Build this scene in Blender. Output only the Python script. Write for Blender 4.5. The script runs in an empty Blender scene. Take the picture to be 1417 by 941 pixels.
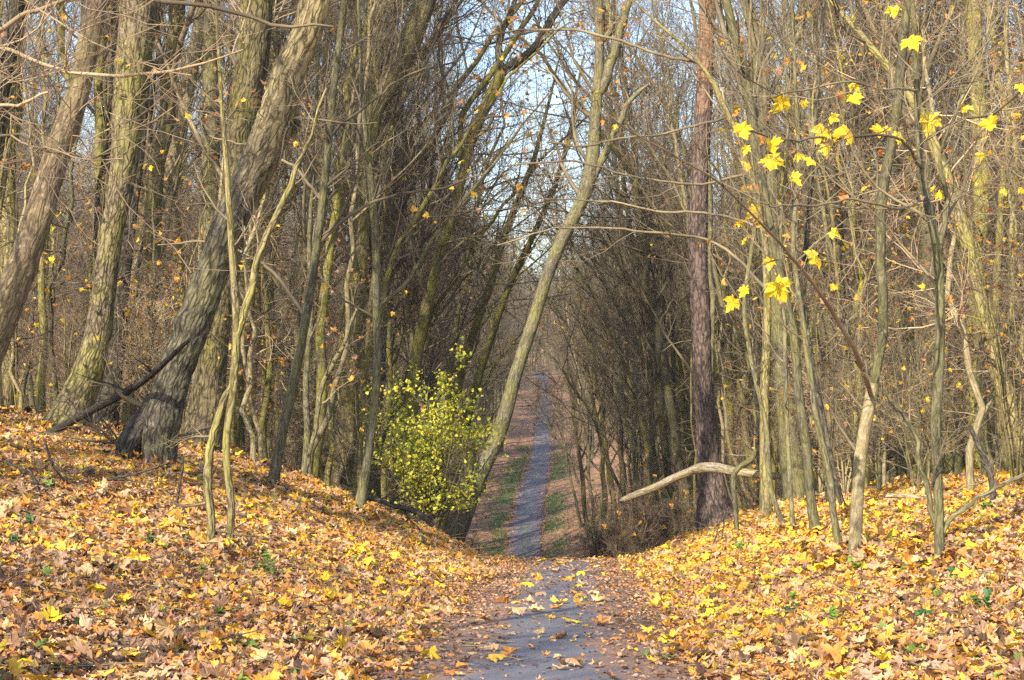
import bpy, math, random
import numpy as np
from mathutils import Vector, Matrix

random.seed(7)
RNG = np.random.default_rng(11)
scene = bpy.context.scene
col = scene.collection
R = math.radians

# ------------------------------------------------------------------ camera
F, CX, HZ, CAMZ = 2400.0, 708.5, 540.0, 1.5          # focal length (px of the 1417 px photo), centre column, horizon row, eye height
cam_d = bpy.data.cameras.new('camera')
cam = bpy.data.objects.new('camera', cam_d); col.objects.link(cam)
cam.location = (0, 0, CAMZ); cam.rotation_euler = (R(90), 0, 0)
cam_d.sensor_width = 36; cam_d.lens = F / 1417 * 36
cam_d.shift_y = (HZ - 470.5) / 1417
cam_d.clip_start = 0.1; cam_d.clip_end = 3000
scene.camera = cam

# ------------------------------------------------------------------ sky, sun, exposure
SUN_EL, SUN_AZ = R(36), R(-153)                       # azimuth measured from +Y towards +X
w = bpy.data.worlds.new('World'); scene.world = w; w.use_nodes = True
nt = w.node_tree; nt.nodes.clear()
sky = nt.nodes.new('ShaderNodeTexSky'); sky.sky_type = 'NISHITA'; sky.sun_disc = False
sky.sun_elevation = SUN_EL; sky.sun_rotation = SUN_AZ
sky.air_density = 1.0; sky.dust_density = 1.2; sky.ozone_density = 0.6
bg = nt.nodes.new('ShaderNodeBackground'); bg.inputs['Strength'].default_value = 0.15
wo = nt.nodes.new('ShaderNodeOutputWorld')
nt.links.new(sky.outputs[0], bg.inputs[0]); nt.links.new(bg.outputs[0], wo.inputs[0])
sd = bpy.data.lights.new('sun', 'SUN'); sd.energy = 5.0; sd.angle = R(0.53); sd.color = (1.0, 0.87, 0.68)
sun = bpy.data.objects.new('sun', sd); col.objects.link(sun)
to_sun = Vector((math.sin(SUN_AZ) * math.cos(SUN_EL), math.cos(SUN_AZ) * math.cos(SUN_EL), math.sin(SUN_EL)))
sun.rotation_euler = to_sun.to_track_quat('Z', 'Y').to_euler()
sun.location = (-40, -40, 60)
vs = scene.view_settings
vs.view_transform = 'Standard'; vs.look = 'None'; vs.gamma = 1.0; vs.use_curve_mapping = False
vs.exposure = 1.2
cy = scene.cycles
cy.max_bounces = 5; cy.diffuse_bounces = 4; cy.glossy_bounces = 2; cy.transmission_bounces = 3
cy.transparent_max_bounces = 6; cy.caustics_reflective = False; cy.caustics_refractive = False
cy.use_denoising = False
cy.volume_bounces = 0

# ------------------------------------------------------------------ small helpers
def at(x, y, d):
    return np.array([(x - CX) / F * d, d, CAMZ + (HZ - y) / F * d])

def tag(o, label=None, cat=None, group=None, kind=None):
    if label: o['label'] = label
    if cat: o['category'] = cat
    if group: o['group'] = group
    if kind: o['kind'] = kind
    return o

def empty(name, loc=(0, 0, 0)):
    o = bpy.data.objects.new(name, None); col.objects.link(o)
    o.location = tuple(float(c) for c in loc); o.empty_display_size = 0.2
    return o

def mesh_from(name, V, faces, smooth=True, attrs=None, mats=None):
    """V (n,3); faces: list of (m,k) int arrays."""
    me = bpy.data.meshes.new(name)
    V = np.ascontiguousarray(V, dtype=np.float32)
    me.vertices.add(len(V)); me.vertices.foreach_set('co', V.ravel())
    loops = np.concatenate([f.ravel() for f in faces]).astype(np.int32)
    tot = np.concatenate([np.full(len(f), f.shape[1], np.int32) for f in faces])
    st = np.concatenate([[0], np.cumsum(tot)[:-1]]).astype(np.int32)
    me.loops.add(len(loops)); me.loops.foreach_set('vertex_index', loops)
    me.polygons.add(len(tot)); me.polygons.foreach_set('loop_start', st)
    me.polygons.foreach_set('use_smooth', np.full(len(tot), smooth, bool))
    me.update(calc_edges=True)
    for an, (ty, arr) in (attrs or {}).items():
        a = me.attributes.new(an, ty, 'POINT')
        key = {'FLOAT': 'value', 'FLOAT_VECTOR': 'vector', 'FLOAT_COLOR': 'color'}[ty]
        a.data.foreach_set(key, np.ascontiguousarray(arr, dtype=np.float32).ravel())
    for m in (mats or []): me.materials.append(m)
    return me

def obj(name, me, parent=None):
    o = bpy.data.objects.new(name, me); col.objects.link(o)
    if parent is not None: o.parent = parent
    return o

def unit(v):
    return v / np.maximum(np.linalg.norm(v, axis=-1, keepdims=True), 1e-9)

def vnoise(u, v, pu=None, seed=0):
    """2-D value noise, optionally periodic in u with integer period."""
    iu = np.floor(u).astype(np.int64); iv = np.floor(v).astype(np.int64)
    fu = u - iu; fv = v - iv
    fu = fu * fu * (3 - 2 * fu); fv = fv * fv * (3 - 2 * fv)
    def h(a, b):
        if pu: a = np.mod(a, pu)
        n = (a * 374761393 + b * 668265263 + seed * 974634777) & 0xffffffff
        n = ((n ^ (n >> 13)) * 1274126177) & 0xffffffff
        return ((n ^ (n >> 16)) & 0xffff) / 65535.0
    a = h(iu, iv) * (1 - fu) + h(iu + 1, iv) * fu
    b = h(iu, iv + 1) * (1 - fu) + h(iu + 1, iv + 1) * fu
    return a * (1 - fv) + b * fv

# ------------------------------------------------------------------ terrain functions
def table(pts, sig):
    ys = np.arange(-80, 900.01, 0.5)
    a = np.array(pts, float); z = np.interp(ys, a[:, 0], a[:, 1])
    k = np.arange(-int(sig * 6), int(sig * 6) + 1) * 0.5
    g = np.exp(-(k / sig) ** 2 / 2); g /= g.sum()
    zp = np.pad(z, len(k) // 2, mode='edge')
    return ys, np.convolve(zp, g, 'valid')
_P = table([(-80, 3.2), (-10, .45), (0, .05), (11, -.34), (20, -.86), (30, -1.42), (36, -2.1), (45, -3.3), (60, -5.6), (80, -8.2),
            (100, -9.8), (115, -9.7), (140, -7.5), (165, -5.65), (190, -4.2), (240, -.7), (310, 2.9), (380, 5.3), (405, 5.6), (435, 4.6), (460, 6), (560, 17), (900, 30)], 1.6)
_X = table([(-80, -2), (0, -.1), (11, .14), (20, .5), (30, .98), (60, 1.0), (100, .6), (115, .74), (140, 1.37), (165, 2.6),
            (190, 3.44), (240, 4.65), (310, 5.75), (380, 6.2), (420, 6.0), (900, 0)], 4)
_KL = table([(0, .03), (11, .05), (17, .25), (22, .42), (30, .5), (60, .45), (115, .22), (140, .12), (400, .08)], 2)
_HL = table([(0, .4), (11, .8), (17, 1.6), (22, 2.3), (30, 2.7), (45, 5), (60, 7), (100, 10.5), (115, 9.5), (140, 6), (240, 3), (400, 2)], 3)
_KR = table([(0, .03), (11, .06), (17, .26), (22, .36), (30, .46), (60, .3), (100, .18), (140, .12), (400, .08)], 2)
_HR = table([(0, .4), (11, .7), (17, 1.0), (22, 1.3), (30, 1.65), (45, 2.6), (60, 3.5), (100, 5), (140, 4), (240, 3), (400, 2)], 3)
HALF = 1.2
def T(tab, y): return np.interp(y, tab[0], tab[1])
def pathz(y): return T(_P, y)
def pathx(y): return T(_X, y)
def ground(x, y, rough=True):
    x = np.asarray(x, float); y = np.asarray(y, float)
    dx = x - pathx(y); s = np.maximum(np.abs(dx) - HALF, 0)
    s = s * s / (s + 0.35)                                   # a soft foot to the bank
    left = dx < 0
    k = np.where(left, T(_KL, y), T(_KR, y)); h = np.where(left, T(_HL, y), T(_HR, y))
    z = pathz(y) + h * np.tanh(k * s / h)
    if rough:
        m = np.clip(s / 0.6, 0, 1)
        z = z + m * (0.16 * (vnoise(x * .8, y * .8, seed=3) - .5) + 0.05 * (vnoise(x * 2.6, y * 2.6, seed=4) - .5)
                     + 0.5 * np.clip(s / 8, 0, 1) * (vnoise(x * .16, y * .16, seed=5) - .5))
    z = z - 0.05 * np.clip((HALF - np.abs(dx)) / 0.25, 0, 1)   # the bed under the asphalt
    return z
def hit(x, y, lo=8.0, hi=130.0):
    """distance at which the pixel's ray meets the ground"""
    d = np.arange(lo, hi, 0.05)
    p = at(x, y, 1.0)
    X = (x - CX) / F * d; Z = CAMZ + (HZ - y) / F * d
    below = Z < ground(X, d)
    r = float(d[np.argmax(below)]) if below.any() else hi
    if r > 40: print('FAR HIT', x, y, r)
    return r

# ------------------------------------------------------------------ materials
def newmat(name):
    m = bpy.data.materials.new(name); m.use_nodes = True
    t = m.node_tree; t.nodes.clear()
    return m, t
class G:
    def __init__(s, t): s.t = t
    def n(s, ty, ins=None, **kw):
        nd = s.t.nodes.new(ty)
        for k, v in kw.items(): setattr(nd, k, v)
        for k, v in (ins or {}).items():
            if isinstance(v, bpy.types.NodeSocket): s.t.links.new(v, nd.inputs[k])
            else: nd.inputs[k].default_value = v
        return nd
    def ramp(s, fac, stops, interp='LINEAR'):
        nd = s.t.nodes.new('ShaderNodeValToRGB'); s.t.links.new(fac, nd.inputs[0])
        e = nd.color_ramp.elements; nd.color_ramp.interpolation = interp
        while len(e) < len(stops): e.new(0.5)
        for i, (p, c) in enumerate(stops):
            e[i].position = p; e[i].color = (*c, 1) if len(c) == 3 else c
        return nd.outputs[0]
    def mix(s, fac, a, b, mode='MIX'):
        nd = s.t.nodes.new('ShaderNodeMix'); nd.data_type = 'RGBA'; nd.blend_type = mode; nd.clamp_factor = True
        for k, v in ((0, fac), (6, a), (7, b)):
            if isinstance(v, bpy.types.NodeSocket): s.t.links.new(v, nd.inputs[k])
            else: nd.inputs[k].default_value = v if k == 0 else (*v, 1)
        return nd.outputs[2]
    def math(s, op, a, b=0.5, clamp=False):
        nd = s.t.nodes.new('ShaderNodeMath'); nd.operation = op; nd.use_clamp = clamp
        for k, v in ((0, a), (1, b)):
            if isinstance(v, bpy.types.NodeSocket): s.t.links.new(v, nd.inputs[k])
            else: nd.inputs[k].default_value = v
        return nd.outputs[0]
    def out(s, sh):
        o = s.t.nodes.new('ShaderNodeOutputMaterial'); s.t.links.new(sh, o.inputs[0])

def bark_mat(name, dark, light, moss, moss_amt=0.45, cells=26.0, bump=0.6, zs=0.16, lichen=0.25, ckd=0.4, top=None, topz=9.0):
    m, t = newmat(name); g = G(t)
    a = g.n('ShaderNodeAttribute', attribute_name='bark')
    oi = g.n('ShaderNodeObjectInfo')
    off = g.n('ShaderNodeVectorMath', {0: a.outputs['Vector'], 1: (0, 0, 0)}, operation='ADD')
    cmb = g.n('ShaderNodeCombineXYZ', {0: 0.0, 1: 0.0, 2: g.math('MULTIPLY', oi.outputs['Random'], 37.0)})
    t.links.new(cmb.outputs[0], off.inputs[1])
    mp = g.n('ShaderNodeMapping', {0: off.outputs[0], 'Scale': (1, 1, zs)})
    warp = g.n('ShaderNodeTexNoise', {0: off.outputs[0], 'Scale': 5.0, 'Detail': 2.0})
    wv = g.n('ShaderNodeVectorMath', {0: warp.outputs['Color'], 1: (0.11, 0.11, 0.012)}, operation='MULTIPLY')
    wp = g.n('ShaderNodeVectorMath', {0: mp.outputs[0], 1: wv.outputs[0]}, operation='ADD')
    vo = g.n('ShaderNodeTexVoronoi', {0: wp.outputs[0], 'Scale': cells}, feature='DISTANCE_TO_EDGE')
    fine_n = g.n('ShaderNodeTexNoise', {0: off.outputs[0], 'Scale': 9.0, 'Detail': 4.0})
    fine = g.n('ShaderNodeTexNoise', {0: wp.outputs[0], 'Scale': cells * 3.0, 'Detail': 5.0, 'Roughness': 0.65})
    big = g.n('ShaderNodeTexNoise', {0: off.outputs[0], 'Scale': 1.3, 'Detail': 4.0, 'Roughness': 0.6})
    spot = g.n('ShaderNodeTexNoise', {0: off.outputs[0], 'Scale': 14.0, 'Detail': 3.0})
    vb = g.n('ShaderNodeTexVoronoi', {0: wp.outputs[0], 'Scale': cells * .45}, feature='DISTANCE_TO_EDGE')
    cd = g.math('MULTIPLY', g.math('ADD', vo.outputs[0], g.math('MULTIPLY', vb.outputs[0], .5)), g.math('ADD', g.math('MULTIPLY', fine_n.outputs[0], 1.3), .45))
    crack = g.ramp(cd, [(0.0, (0, 0, 0)), (0.30, (1, 1, 1))])
    c = g.mix(g.ramp(fine.outputs[0], [(0.3, (0, 0, 0)), (0.7, (1, 1, 1))]), dark, light)
    lic = g.math('MULTIPLY', g.ramp(spot.outputs[0], [(0.54, (0, 0, 0)), (0.68, (1, 1, 1))]), lichen)
    c = g.mix(lic, c, tuple(min(1, v * 1.5 + .06) for v in light))
    mo = g.math('MULTIPLY', g.ramp(big.outputs[0], [(0.36, (0, 0, 0)), (0.62, (1, 1, 1))]), moss_amt)
    c = g.mix(mo, c, moss)
    if top:                                                   # pine: orange upper bark; leaning oak: sunlight painted on the upper trunk
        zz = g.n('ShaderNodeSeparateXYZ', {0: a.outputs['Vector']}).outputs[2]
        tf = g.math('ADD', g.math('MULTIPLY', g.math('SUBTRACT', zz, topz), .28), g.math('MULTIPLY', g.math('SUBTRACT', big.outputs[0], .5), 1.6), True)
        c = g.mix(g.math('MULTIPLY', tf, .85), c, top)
    ck = g.math('ADD', g.math('MULTIPLY', crack, 1 - ckd), ckd)
    c = g.mix(1.0, c, g.n('ShaderNodeCombineColor', {0: ck, 1: ck, 2: ck}).outputs[0], 'MULTIPLY')
    v = g.math('ADD', g.math('MULTIPLY', oi.outputs['Random'], 0.5), 0.75)
    c = g.n('ShaderNodeHueSaturation', {'Color': c, 'Value': v}).outputs[0]
    hgt = g.math('ADD', g.math('MULTIPLY', crack, 0.7), g.math('MULTIPLY', fine.outputs[0], 0.5))
    bp = g.n('ShaderNodeBump', {'Height': hgt, 'Strength': bump, 'Distance': 0.02})
    b = g.n('ShaderNodeBsdfPrincipled', {'Base Color': c, 'Roughness': 0.9, 'Normal': bp.outputs[0]})
    b.inputs['Specular IOR Level'].default_value = 0.2
    g.out(b.outputs[0]); return m

def twig_mat(name, a, b):
    m, t = newmat(name); g = G(t)
    tc = g.n('ShaderNodeTexCoord'); oi = g.n('ShaderNodeObjectInfo')
    no = g.n('ShaderNodeTexNoise', {0: tc.outputs['Object'], 'Scale': 1.7, 'Detail': 3.0})
    c = g.mix(g.ramp(no.outputs[0], [(0.35, (0, 0, 0)), (0.65, (1, 1, 1))]), a, b)
    v = g.math('ADD', g.math('MULTIPLY', oi.outputs['Random'], 0.6), 0.7)
    c = g.n('ShaderNodeHueSaturation', {'Color': c, 'Value': v}).outputs[0]
    bs = g.n('ShaderNodeBsdfPrincipled', {'Base Color': c, 'Roughness': 0.75})
    bs.inputs['Specular IOR Level'].default_value = 0.3
    g.out(bs.outputs[0]); return m

def leaf_mat(name, trans=0.35, rough=0.6, hue=True):
    m, t = newmat(name); g = G(t)
    a = g.n('ShaderNodeAttribute', attribute_name='tint')
    tc = g.n('ShaderNodeTexCoord')
    no = g.n('ShaderNodeTexNoise', {0: tc.outputs['Object'], 'Scale': 45.0, 'Detail': 3.0})
    v = g.math('ADD', g.math('MULTIPLY', no.outputs[0], 0.7), 0.65)
    c = g.n('ShaderNodeHueSaturation', {'Color': a.outputs['Color'], 'Value': v}).outputs[0]
    b = g.n('ShaderNodeBsdfPrincipled', {'Base Color': c, 'Roughness': rough})
    b.inputs['Specular IOR Level'].default_value = 0.35
    tr = g.n('ShaderNodeBsdfTranslucent', {'Color': c})
    mx = g.n('ShaderNodeMixShader', {0: trans, 1: b.outputs[0], 2: tr.outputs[0]})
    g.out(mx.outputs[0]); return m

M = {}
M['oak'] = bark_mat('rough_bark', (.04, .033, .026), (.23, .185, .12), (.20, .19, .055), .75, 17, 1.0, .22, .3, .15)
M['oak_dark'] = bark_mat('dark_bark', (.022, .020, .018), (.13, .115, .095), (.075, .085, .035), .35, 15, 1.0, .22, .3, .2)
M['old_oak'] = bark_mat('old_oak_bark_lit_top', (.028, .024, .020), (.15, .13, .10), (.11, .115, .045), .4, 16, 1.0, .22, .35, .15, top=(.36, .29, .145), topz=3.3)  # dark bark below; the paler top is sunlight painted into the colour
M['maple'] = bark_mat('maple_bark', (.07, .06, .035), (.30, .25, .14), (.26, .24, .06), .7, 20, .8, .12, .25, .3)
M['reddish'] = bark_mat('reddish_bark', (.10, .075, .05), (.36, .27, .185), (.24, .21, .08), .5, 20, .7, .16, .35, .35)
M['grey'] = bark_mat('grey_bark', (.05, .047, .036), (.20, .18, .125), (.19, .185, .06), .65, 26, .5, .13, .3)
M['mossy'] = bark_mat('mossy_bark', (.07, .062, .032), (.22, .20, .09), (.25, .235, .04), .85, 24, .5, .14)
M['smooth'] = bark_mat('smooth_bark', (.17, .14, .085), (.36, .30, .19), (.25, .235, .085), .45, 34, .3, .10, .4, .6)
M['pine'] = bark_mat('pine_bark', (.042, .032, .029), (.155, .118, .104), (.14, .10, .08), .35, 14, 1.0, .24, .3, .2, top=(.40, .19, .085))
M['dead'] = bark_mat('dead_wood', (.12, .10, .07), (.42, .36, .27), (.24, .21, .09), .6, 30, .6, .06, .3)
M['black'] = bark_mat('rotten_wood', (.02, .018, .016), (.10, .09, .08), (.06, .06, .03), .3, 24, .9, .25)
M['twig'] = twig_mat('twig_bark', (.085, .069, .047), (.23, .19, .112))
M['twig_pale'] = twig_mat('pale_twig_bark', (.24, .17, .10), (.40, .31, .20))
M['twig_red'] = twig_mat('reddish_twig_bark', (.085, .062, .048), (.19, .145, .105))
M['leaf'] = leaf_mat('maple_leaf', .45, .5)
M['litter'] = leaf_mat('fallen_leaf', .25, .65)
M['shrubleaf'] = leaf_mat('shrub_leaf', .5, .5)

# ------------------------------------------------------------------ wood geometry
def tubes(P, Rd, sides, closed=False):
    N, K, _ = P.shape
    t = np.gradient(P, axis=1); t = unit(t)
    main = np.abs(unit(P[:, -1] - P[:, 0]))
    ref = np.eye(3)[np.argmin(main, axis=1)][:, None, :]
    u = unit(np.cross(t, np.broadcast_to(ref, t.shape))); v = np.cross(t, u)
    a = np.arange(sides) / sides * 2 * np.pi
    ring = u[:, :, None, :] * np.cos(a)[None, None, :, None] + v[:, :, None, :] * np.sin(a)[None, None, :, None]
    V = P[:, :, None, :] + ring * Rd[:, :, None, None]
    idx = np.arange(N * K * sides).reshape(N, K, sides)
    q = np.stack([idx[:, :-1], np.roll(idx, -1, 2)[:, :-1], np.roll(idx, -1, 2)[:, 1:], idx[:, 1:]], -1).reshape(-1, 4)
    seg = np.concatenate([np.zeros((N, 1)), np.cumsum(np.linalg.norm(np.diff(P, axis=1), axis=2), 1)], 1)
    B = np.stack([Rd[:, :, None] * np.cos(a), Rd[:, :, None] * np.sin(a), np.broadcast_to(seg[:, :, None], (N, K, sides))], -1)
    return V.reshape(-1, 3), q, B.reshape(-1, 3)

class Wood:
    def __init__(s): s.V = []; s.F = []; s.B = []; s.n = 0
    def add(s, P, Rd, sides):
        if len(P) == 0: return
        V, q, B = tubes(P, Rd, sides)
        s.V.append(V); s.F.append(q + s.n); s.B.append(B); s.n += len(V)
    def cap(s, P, Rd, sides):
        pass
    def mesh(s, name, mat):
        return mesh_from(name, np.concatenate(s.V), [np.concatenate(s.F)], True, {'bark': ('FLOAT_VECTOR', np.concatenate(s.B))}, [mat])

def spawn(P, Rd, n, t0, t1, ang, length, K, wig, up, rfac, rng, rmin=0.003, rmax=9, fall=0.5, tip=0.3):
    """n children on every parent branch; returns (points, radii)."""
    N, KP, _ = P.shape
    t = t0 + (t1 - t0) * ((np.arange(n)[None, :] + rng.random((N, n))) / n)
    f = t * (KP - 1); i = np.clip(f.astype(int), 0, KP - 2); fr = (f - i)[..., None]
    rows = np.arange(N)[:, None]
    base = P[rows, i] * (1 - fr) + P[rows, i + 1] * fr
    r0 = (Rd[rows, i] * (1 - fr[..., 0]) + Rd[rows, i + 1] * fr[..., 0])
    tan = unit(P[rows, i + 1] - P[rows, i])
    rv = rng.normal(size=(N, n, 3)); perp = unit(rv - (rv * tan).sum(-1, keepdims=True) * tan)
    a = np.radians(rng.uniform(ang[0], ang[1], (N, n)))[..., None]
    d = np.cos(a) * tan + np.sin(a) * perp
    d[..., 2] += up; d = unit(d)
    L = np.asarray(length) * (1 - fall * (t - t0) / max(t1 - t0, 1e-6)) * rng.uniform(.55, 1.25, (N, n))
    base = base.reshape(-1, 3); d = d.reshape(-1, 3); L = L.reshape(-1); r0 = r0.reshape(-1)
    step = (L / (K - 1))[:, None]
    pts = [base]; cur = d
    for k in range(K - 1):
        cur = cur + rng.normal(size=cur.shape) * wig; cur[:, 2] += up * .35; cur = unit(cur)
        pts.append(pts[-1] + cur * step)
    C = np.stack(pts, 1)
    rr = np.clip(r0 * rfac * rng.uniform(.7, 1.1, r0.shape), rmin, rmax)
    CR = np.maximum(rr[:, None] * np.linspace(1, tip, K)[None, :], rmin * .6)
    return C, CR

def leaf_shape(kind):
    if kind == 'hi':
        h = [(.02, .0), (.16, -.10), (.36, -.14), (.30, .0), (.42, .06), (.56, .14), (.50, .22), (.66, .44), (.46, .40), (.40, .46), (.27, .36),
             (.27, .56), (.33, .66), (.19, .68), (.13, .82)]
    elif kind == 'mid':
        h = [(.03, .0), (.34, -.12), (.32, .06), (.62, .40), (.29, .36), (.27, .64)]
    else:
        h = [(.03, .0), (.5, .25), (.25, .7)]
    pts = h + [(0, 1.0)] + [(-x, y) for x, y in h[::-1]]
    V = np.array([(0, .32)] + pts, float) - np.array([0, .35])
    n = len(pts)
    Fc = np.array([(0, 1 + i, 1 + (i + 1) % n) for i in range(n)])
    return np.concatenate([V, np.zeros((len(V), 1))], 1), Fc

def leaves_mesh_arrays(kind, C, size, nrm, rng, cols, curl=0.35, spin=None):
    """one leaf per row of C, lying across nrm with random spin and curl"""
    V0, F0 = leaf_shape(kind); n = len(C); k = len(V0)
    sp = rng.uniform(0, 2 * np.pi, n) if spin is None else spin + rng.normal(0, .5, n)
    x, y = V0[:, 0], V0[:, 1]
    fold = rng.normal(0, curl, n)[:, None]; cup = rng.normal(0, curl, n)[:, None]; tw = rng.normal(0, curl * .8, n)[:, None]
    z = fold * np.abs(x)[None] + cup * ((x ** 2 + y ** 2))[None] * 1.2 + tw * (x * y)[None] * 1.5
    z = z + rng.normal(0, .05, z.shape)
    sq = rng.uniform(.7, 1.1, n)[:, None]
    lx = x[None] * np.cos(sp)[:, None] * sq - y[None] * np.sin(sp)[:, None]
    ly = x[None] * np.sin(sp)[:, None] * sq + y[None] * np.cos(sp)[:, None]
    nz = unit(nrm); ref = np.where(np.abs(nz[:, :1]) < .9, np.array([[1., 0, 0]]), np.array([[0, 1., 0]]))
    ux = unit(np.cross(ref, nz)); uy = np.cross(nz, ux)
    s = size[:, None, None]
    V = C[:, None] + s * (lx[..., None] * ux[:, None] + ly[..., None] * uy[:, None] + z[..., None] * nz[:, None])
    Fc = F0[None] + (np.arange(n) * k)[:, None, None]
    colr = np.repeat(cols[:, None], k, 1) * rng.uniform(.8, 1.15, (n, k, 1))
    colr = np.concatenate([colr, np.ones((n, k, 1))], -1)
    return V.reshape(-1, 3), Fc.reshape(-1, 3), colr.reshape(-1, 4)

YEL, GOLD, ORA, TAN, PINK, BRN, DRK, GRN = [np.array(c) for c in ((.77, .56, .035), (.66, .39, .055), (.54, .25, .06), (.56, .38, .20), (.43, .27, .18), (.25, .135, .075), (.10, .06, .04), (.16, .25, .05))]
def pick(rng, n, cols, wts):
    w = np.array(wts, float); i = rng.choice(len(cols), n, p=w / w.sum())
    return np.stack(cols)[i] * rng.uniform(.8, 1.2, (n, 1)) * rng.uniform(.93, 1.07, (n, 3))

# ------------------------------------------------------------------ the setting: ground and path
def make_ground():
    ys = np.concatenate([np.arange(-60, 6, 2.0), np.arange(6, 46, .4), np.arange(46, 130, 1.5), np.arange(130, 460, 3.0), np.arange(460, 900, 40)])
    q = np.linspace(-1, 1, 201)
    xs = 9 * q + 291 * np.sign(q) * np.abs(q) ** 5
    X, Y = np.meshgrid(xs, ys)
    X = X + pathx(Y) * np.exp(-(X / 30) ** 2)
    Z = ground(X, Y)
    V = np.stack([X, Y, Z], -1).reshape(-1, 3)
    nx, ny = len(xs), len(ys)
    i = np.arange(nx * ny).reshape(ny, nx)
    Fq = np.stack([i[:-1, :-1], i[:-1, 1:], i[1:, 1:], i[1:, :-1]], -1).reshape(-1, 4)
    s = np.abs(X - pathx(Y)) - HALF
    nz = vnoise(X * .5, Y * .25, seed=9)
    green = np.clip((Y - 85) / 10, 0, 1) * np.clip((185 - Y) / 30, 0, 1) * np.clip(1.1 - np.abs(s - .8) / 1.0, 0, 1) * np.clip((nz - .25) * 2.5, 0, 1)
    far = np.clip((Y - 70) / 60, 0, 1)
    m, t = newmat('leafy_forest_floor'); g = G(t)
    tc = g.n('ShaderNodeTexCoord')
    vo = g.n('ShaderNodeTexVoronoi', {0: tc.outputs['Object'], 'Scale': 9.0})
    no = g.n('ShaderNodeTexNoise', {0: tc.outputs['Object'], 'Scale': 1.1, 'Detail': 6.0})
    sep = g.n('ShaderNodeSeparateColor', {0: vo.outputs['Color']})
    c = g.ramp(sep.outputs[0], [(0, (.05, .03, .018)), (.3, (.16, .085, .04)), (.55, (.33, .18, .07)), (.75, (.42, .24, .08)), (.9, (.45, .33, .2))])
    cf = g.ramp(sep.outputs[0], [(0, (.10, .05, .03)), (.4, (.25, .125, .07)), (.8, (.34, .19, .10)), (1, (.42, .27, .16))])
    fa = g.n('ShaderNodeAttribute', attribute_name='far'); ga = g.n('ShaderNodeAttribute', attribute_name='green')
    c = g.mix(fa.outputs['Fac'], c, cf)
    c = g.mix(g.math('MULTIPLY', ga.outputs['Fac'], 0.85), c, (.10, .16, .045))
    v = g.math('ADD', g.math('MULTIPLY', no.outputs[0], 0.9), 0.5)
    c = g.n('ShaderNodeHueSaturation', {'Color': c, 'Value': v}).outputs[0]
    bp = g.n('ShaderNodeBump', {'Height': vo.outputs['Distance'], 'Strength': 0.8, 'Distance': 0.05})
    b = g.n('ShaderNodeBsdfPrincipled', {'Base Color': c, 'Roughness': 0.95, 'Normal': bp.outputs[0]})
    g.out(b.outputs[0])
    o = obj('ground', mesh_from('ground', V, [Fq], True, {'green': ('FLOAT', green.ravel()), 'far': ('FLOAT', far.ravel())}, [m]))
    tag(o, 'leaf covered woodland ground with banks beside the path', None, None, 'structure')

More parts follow.
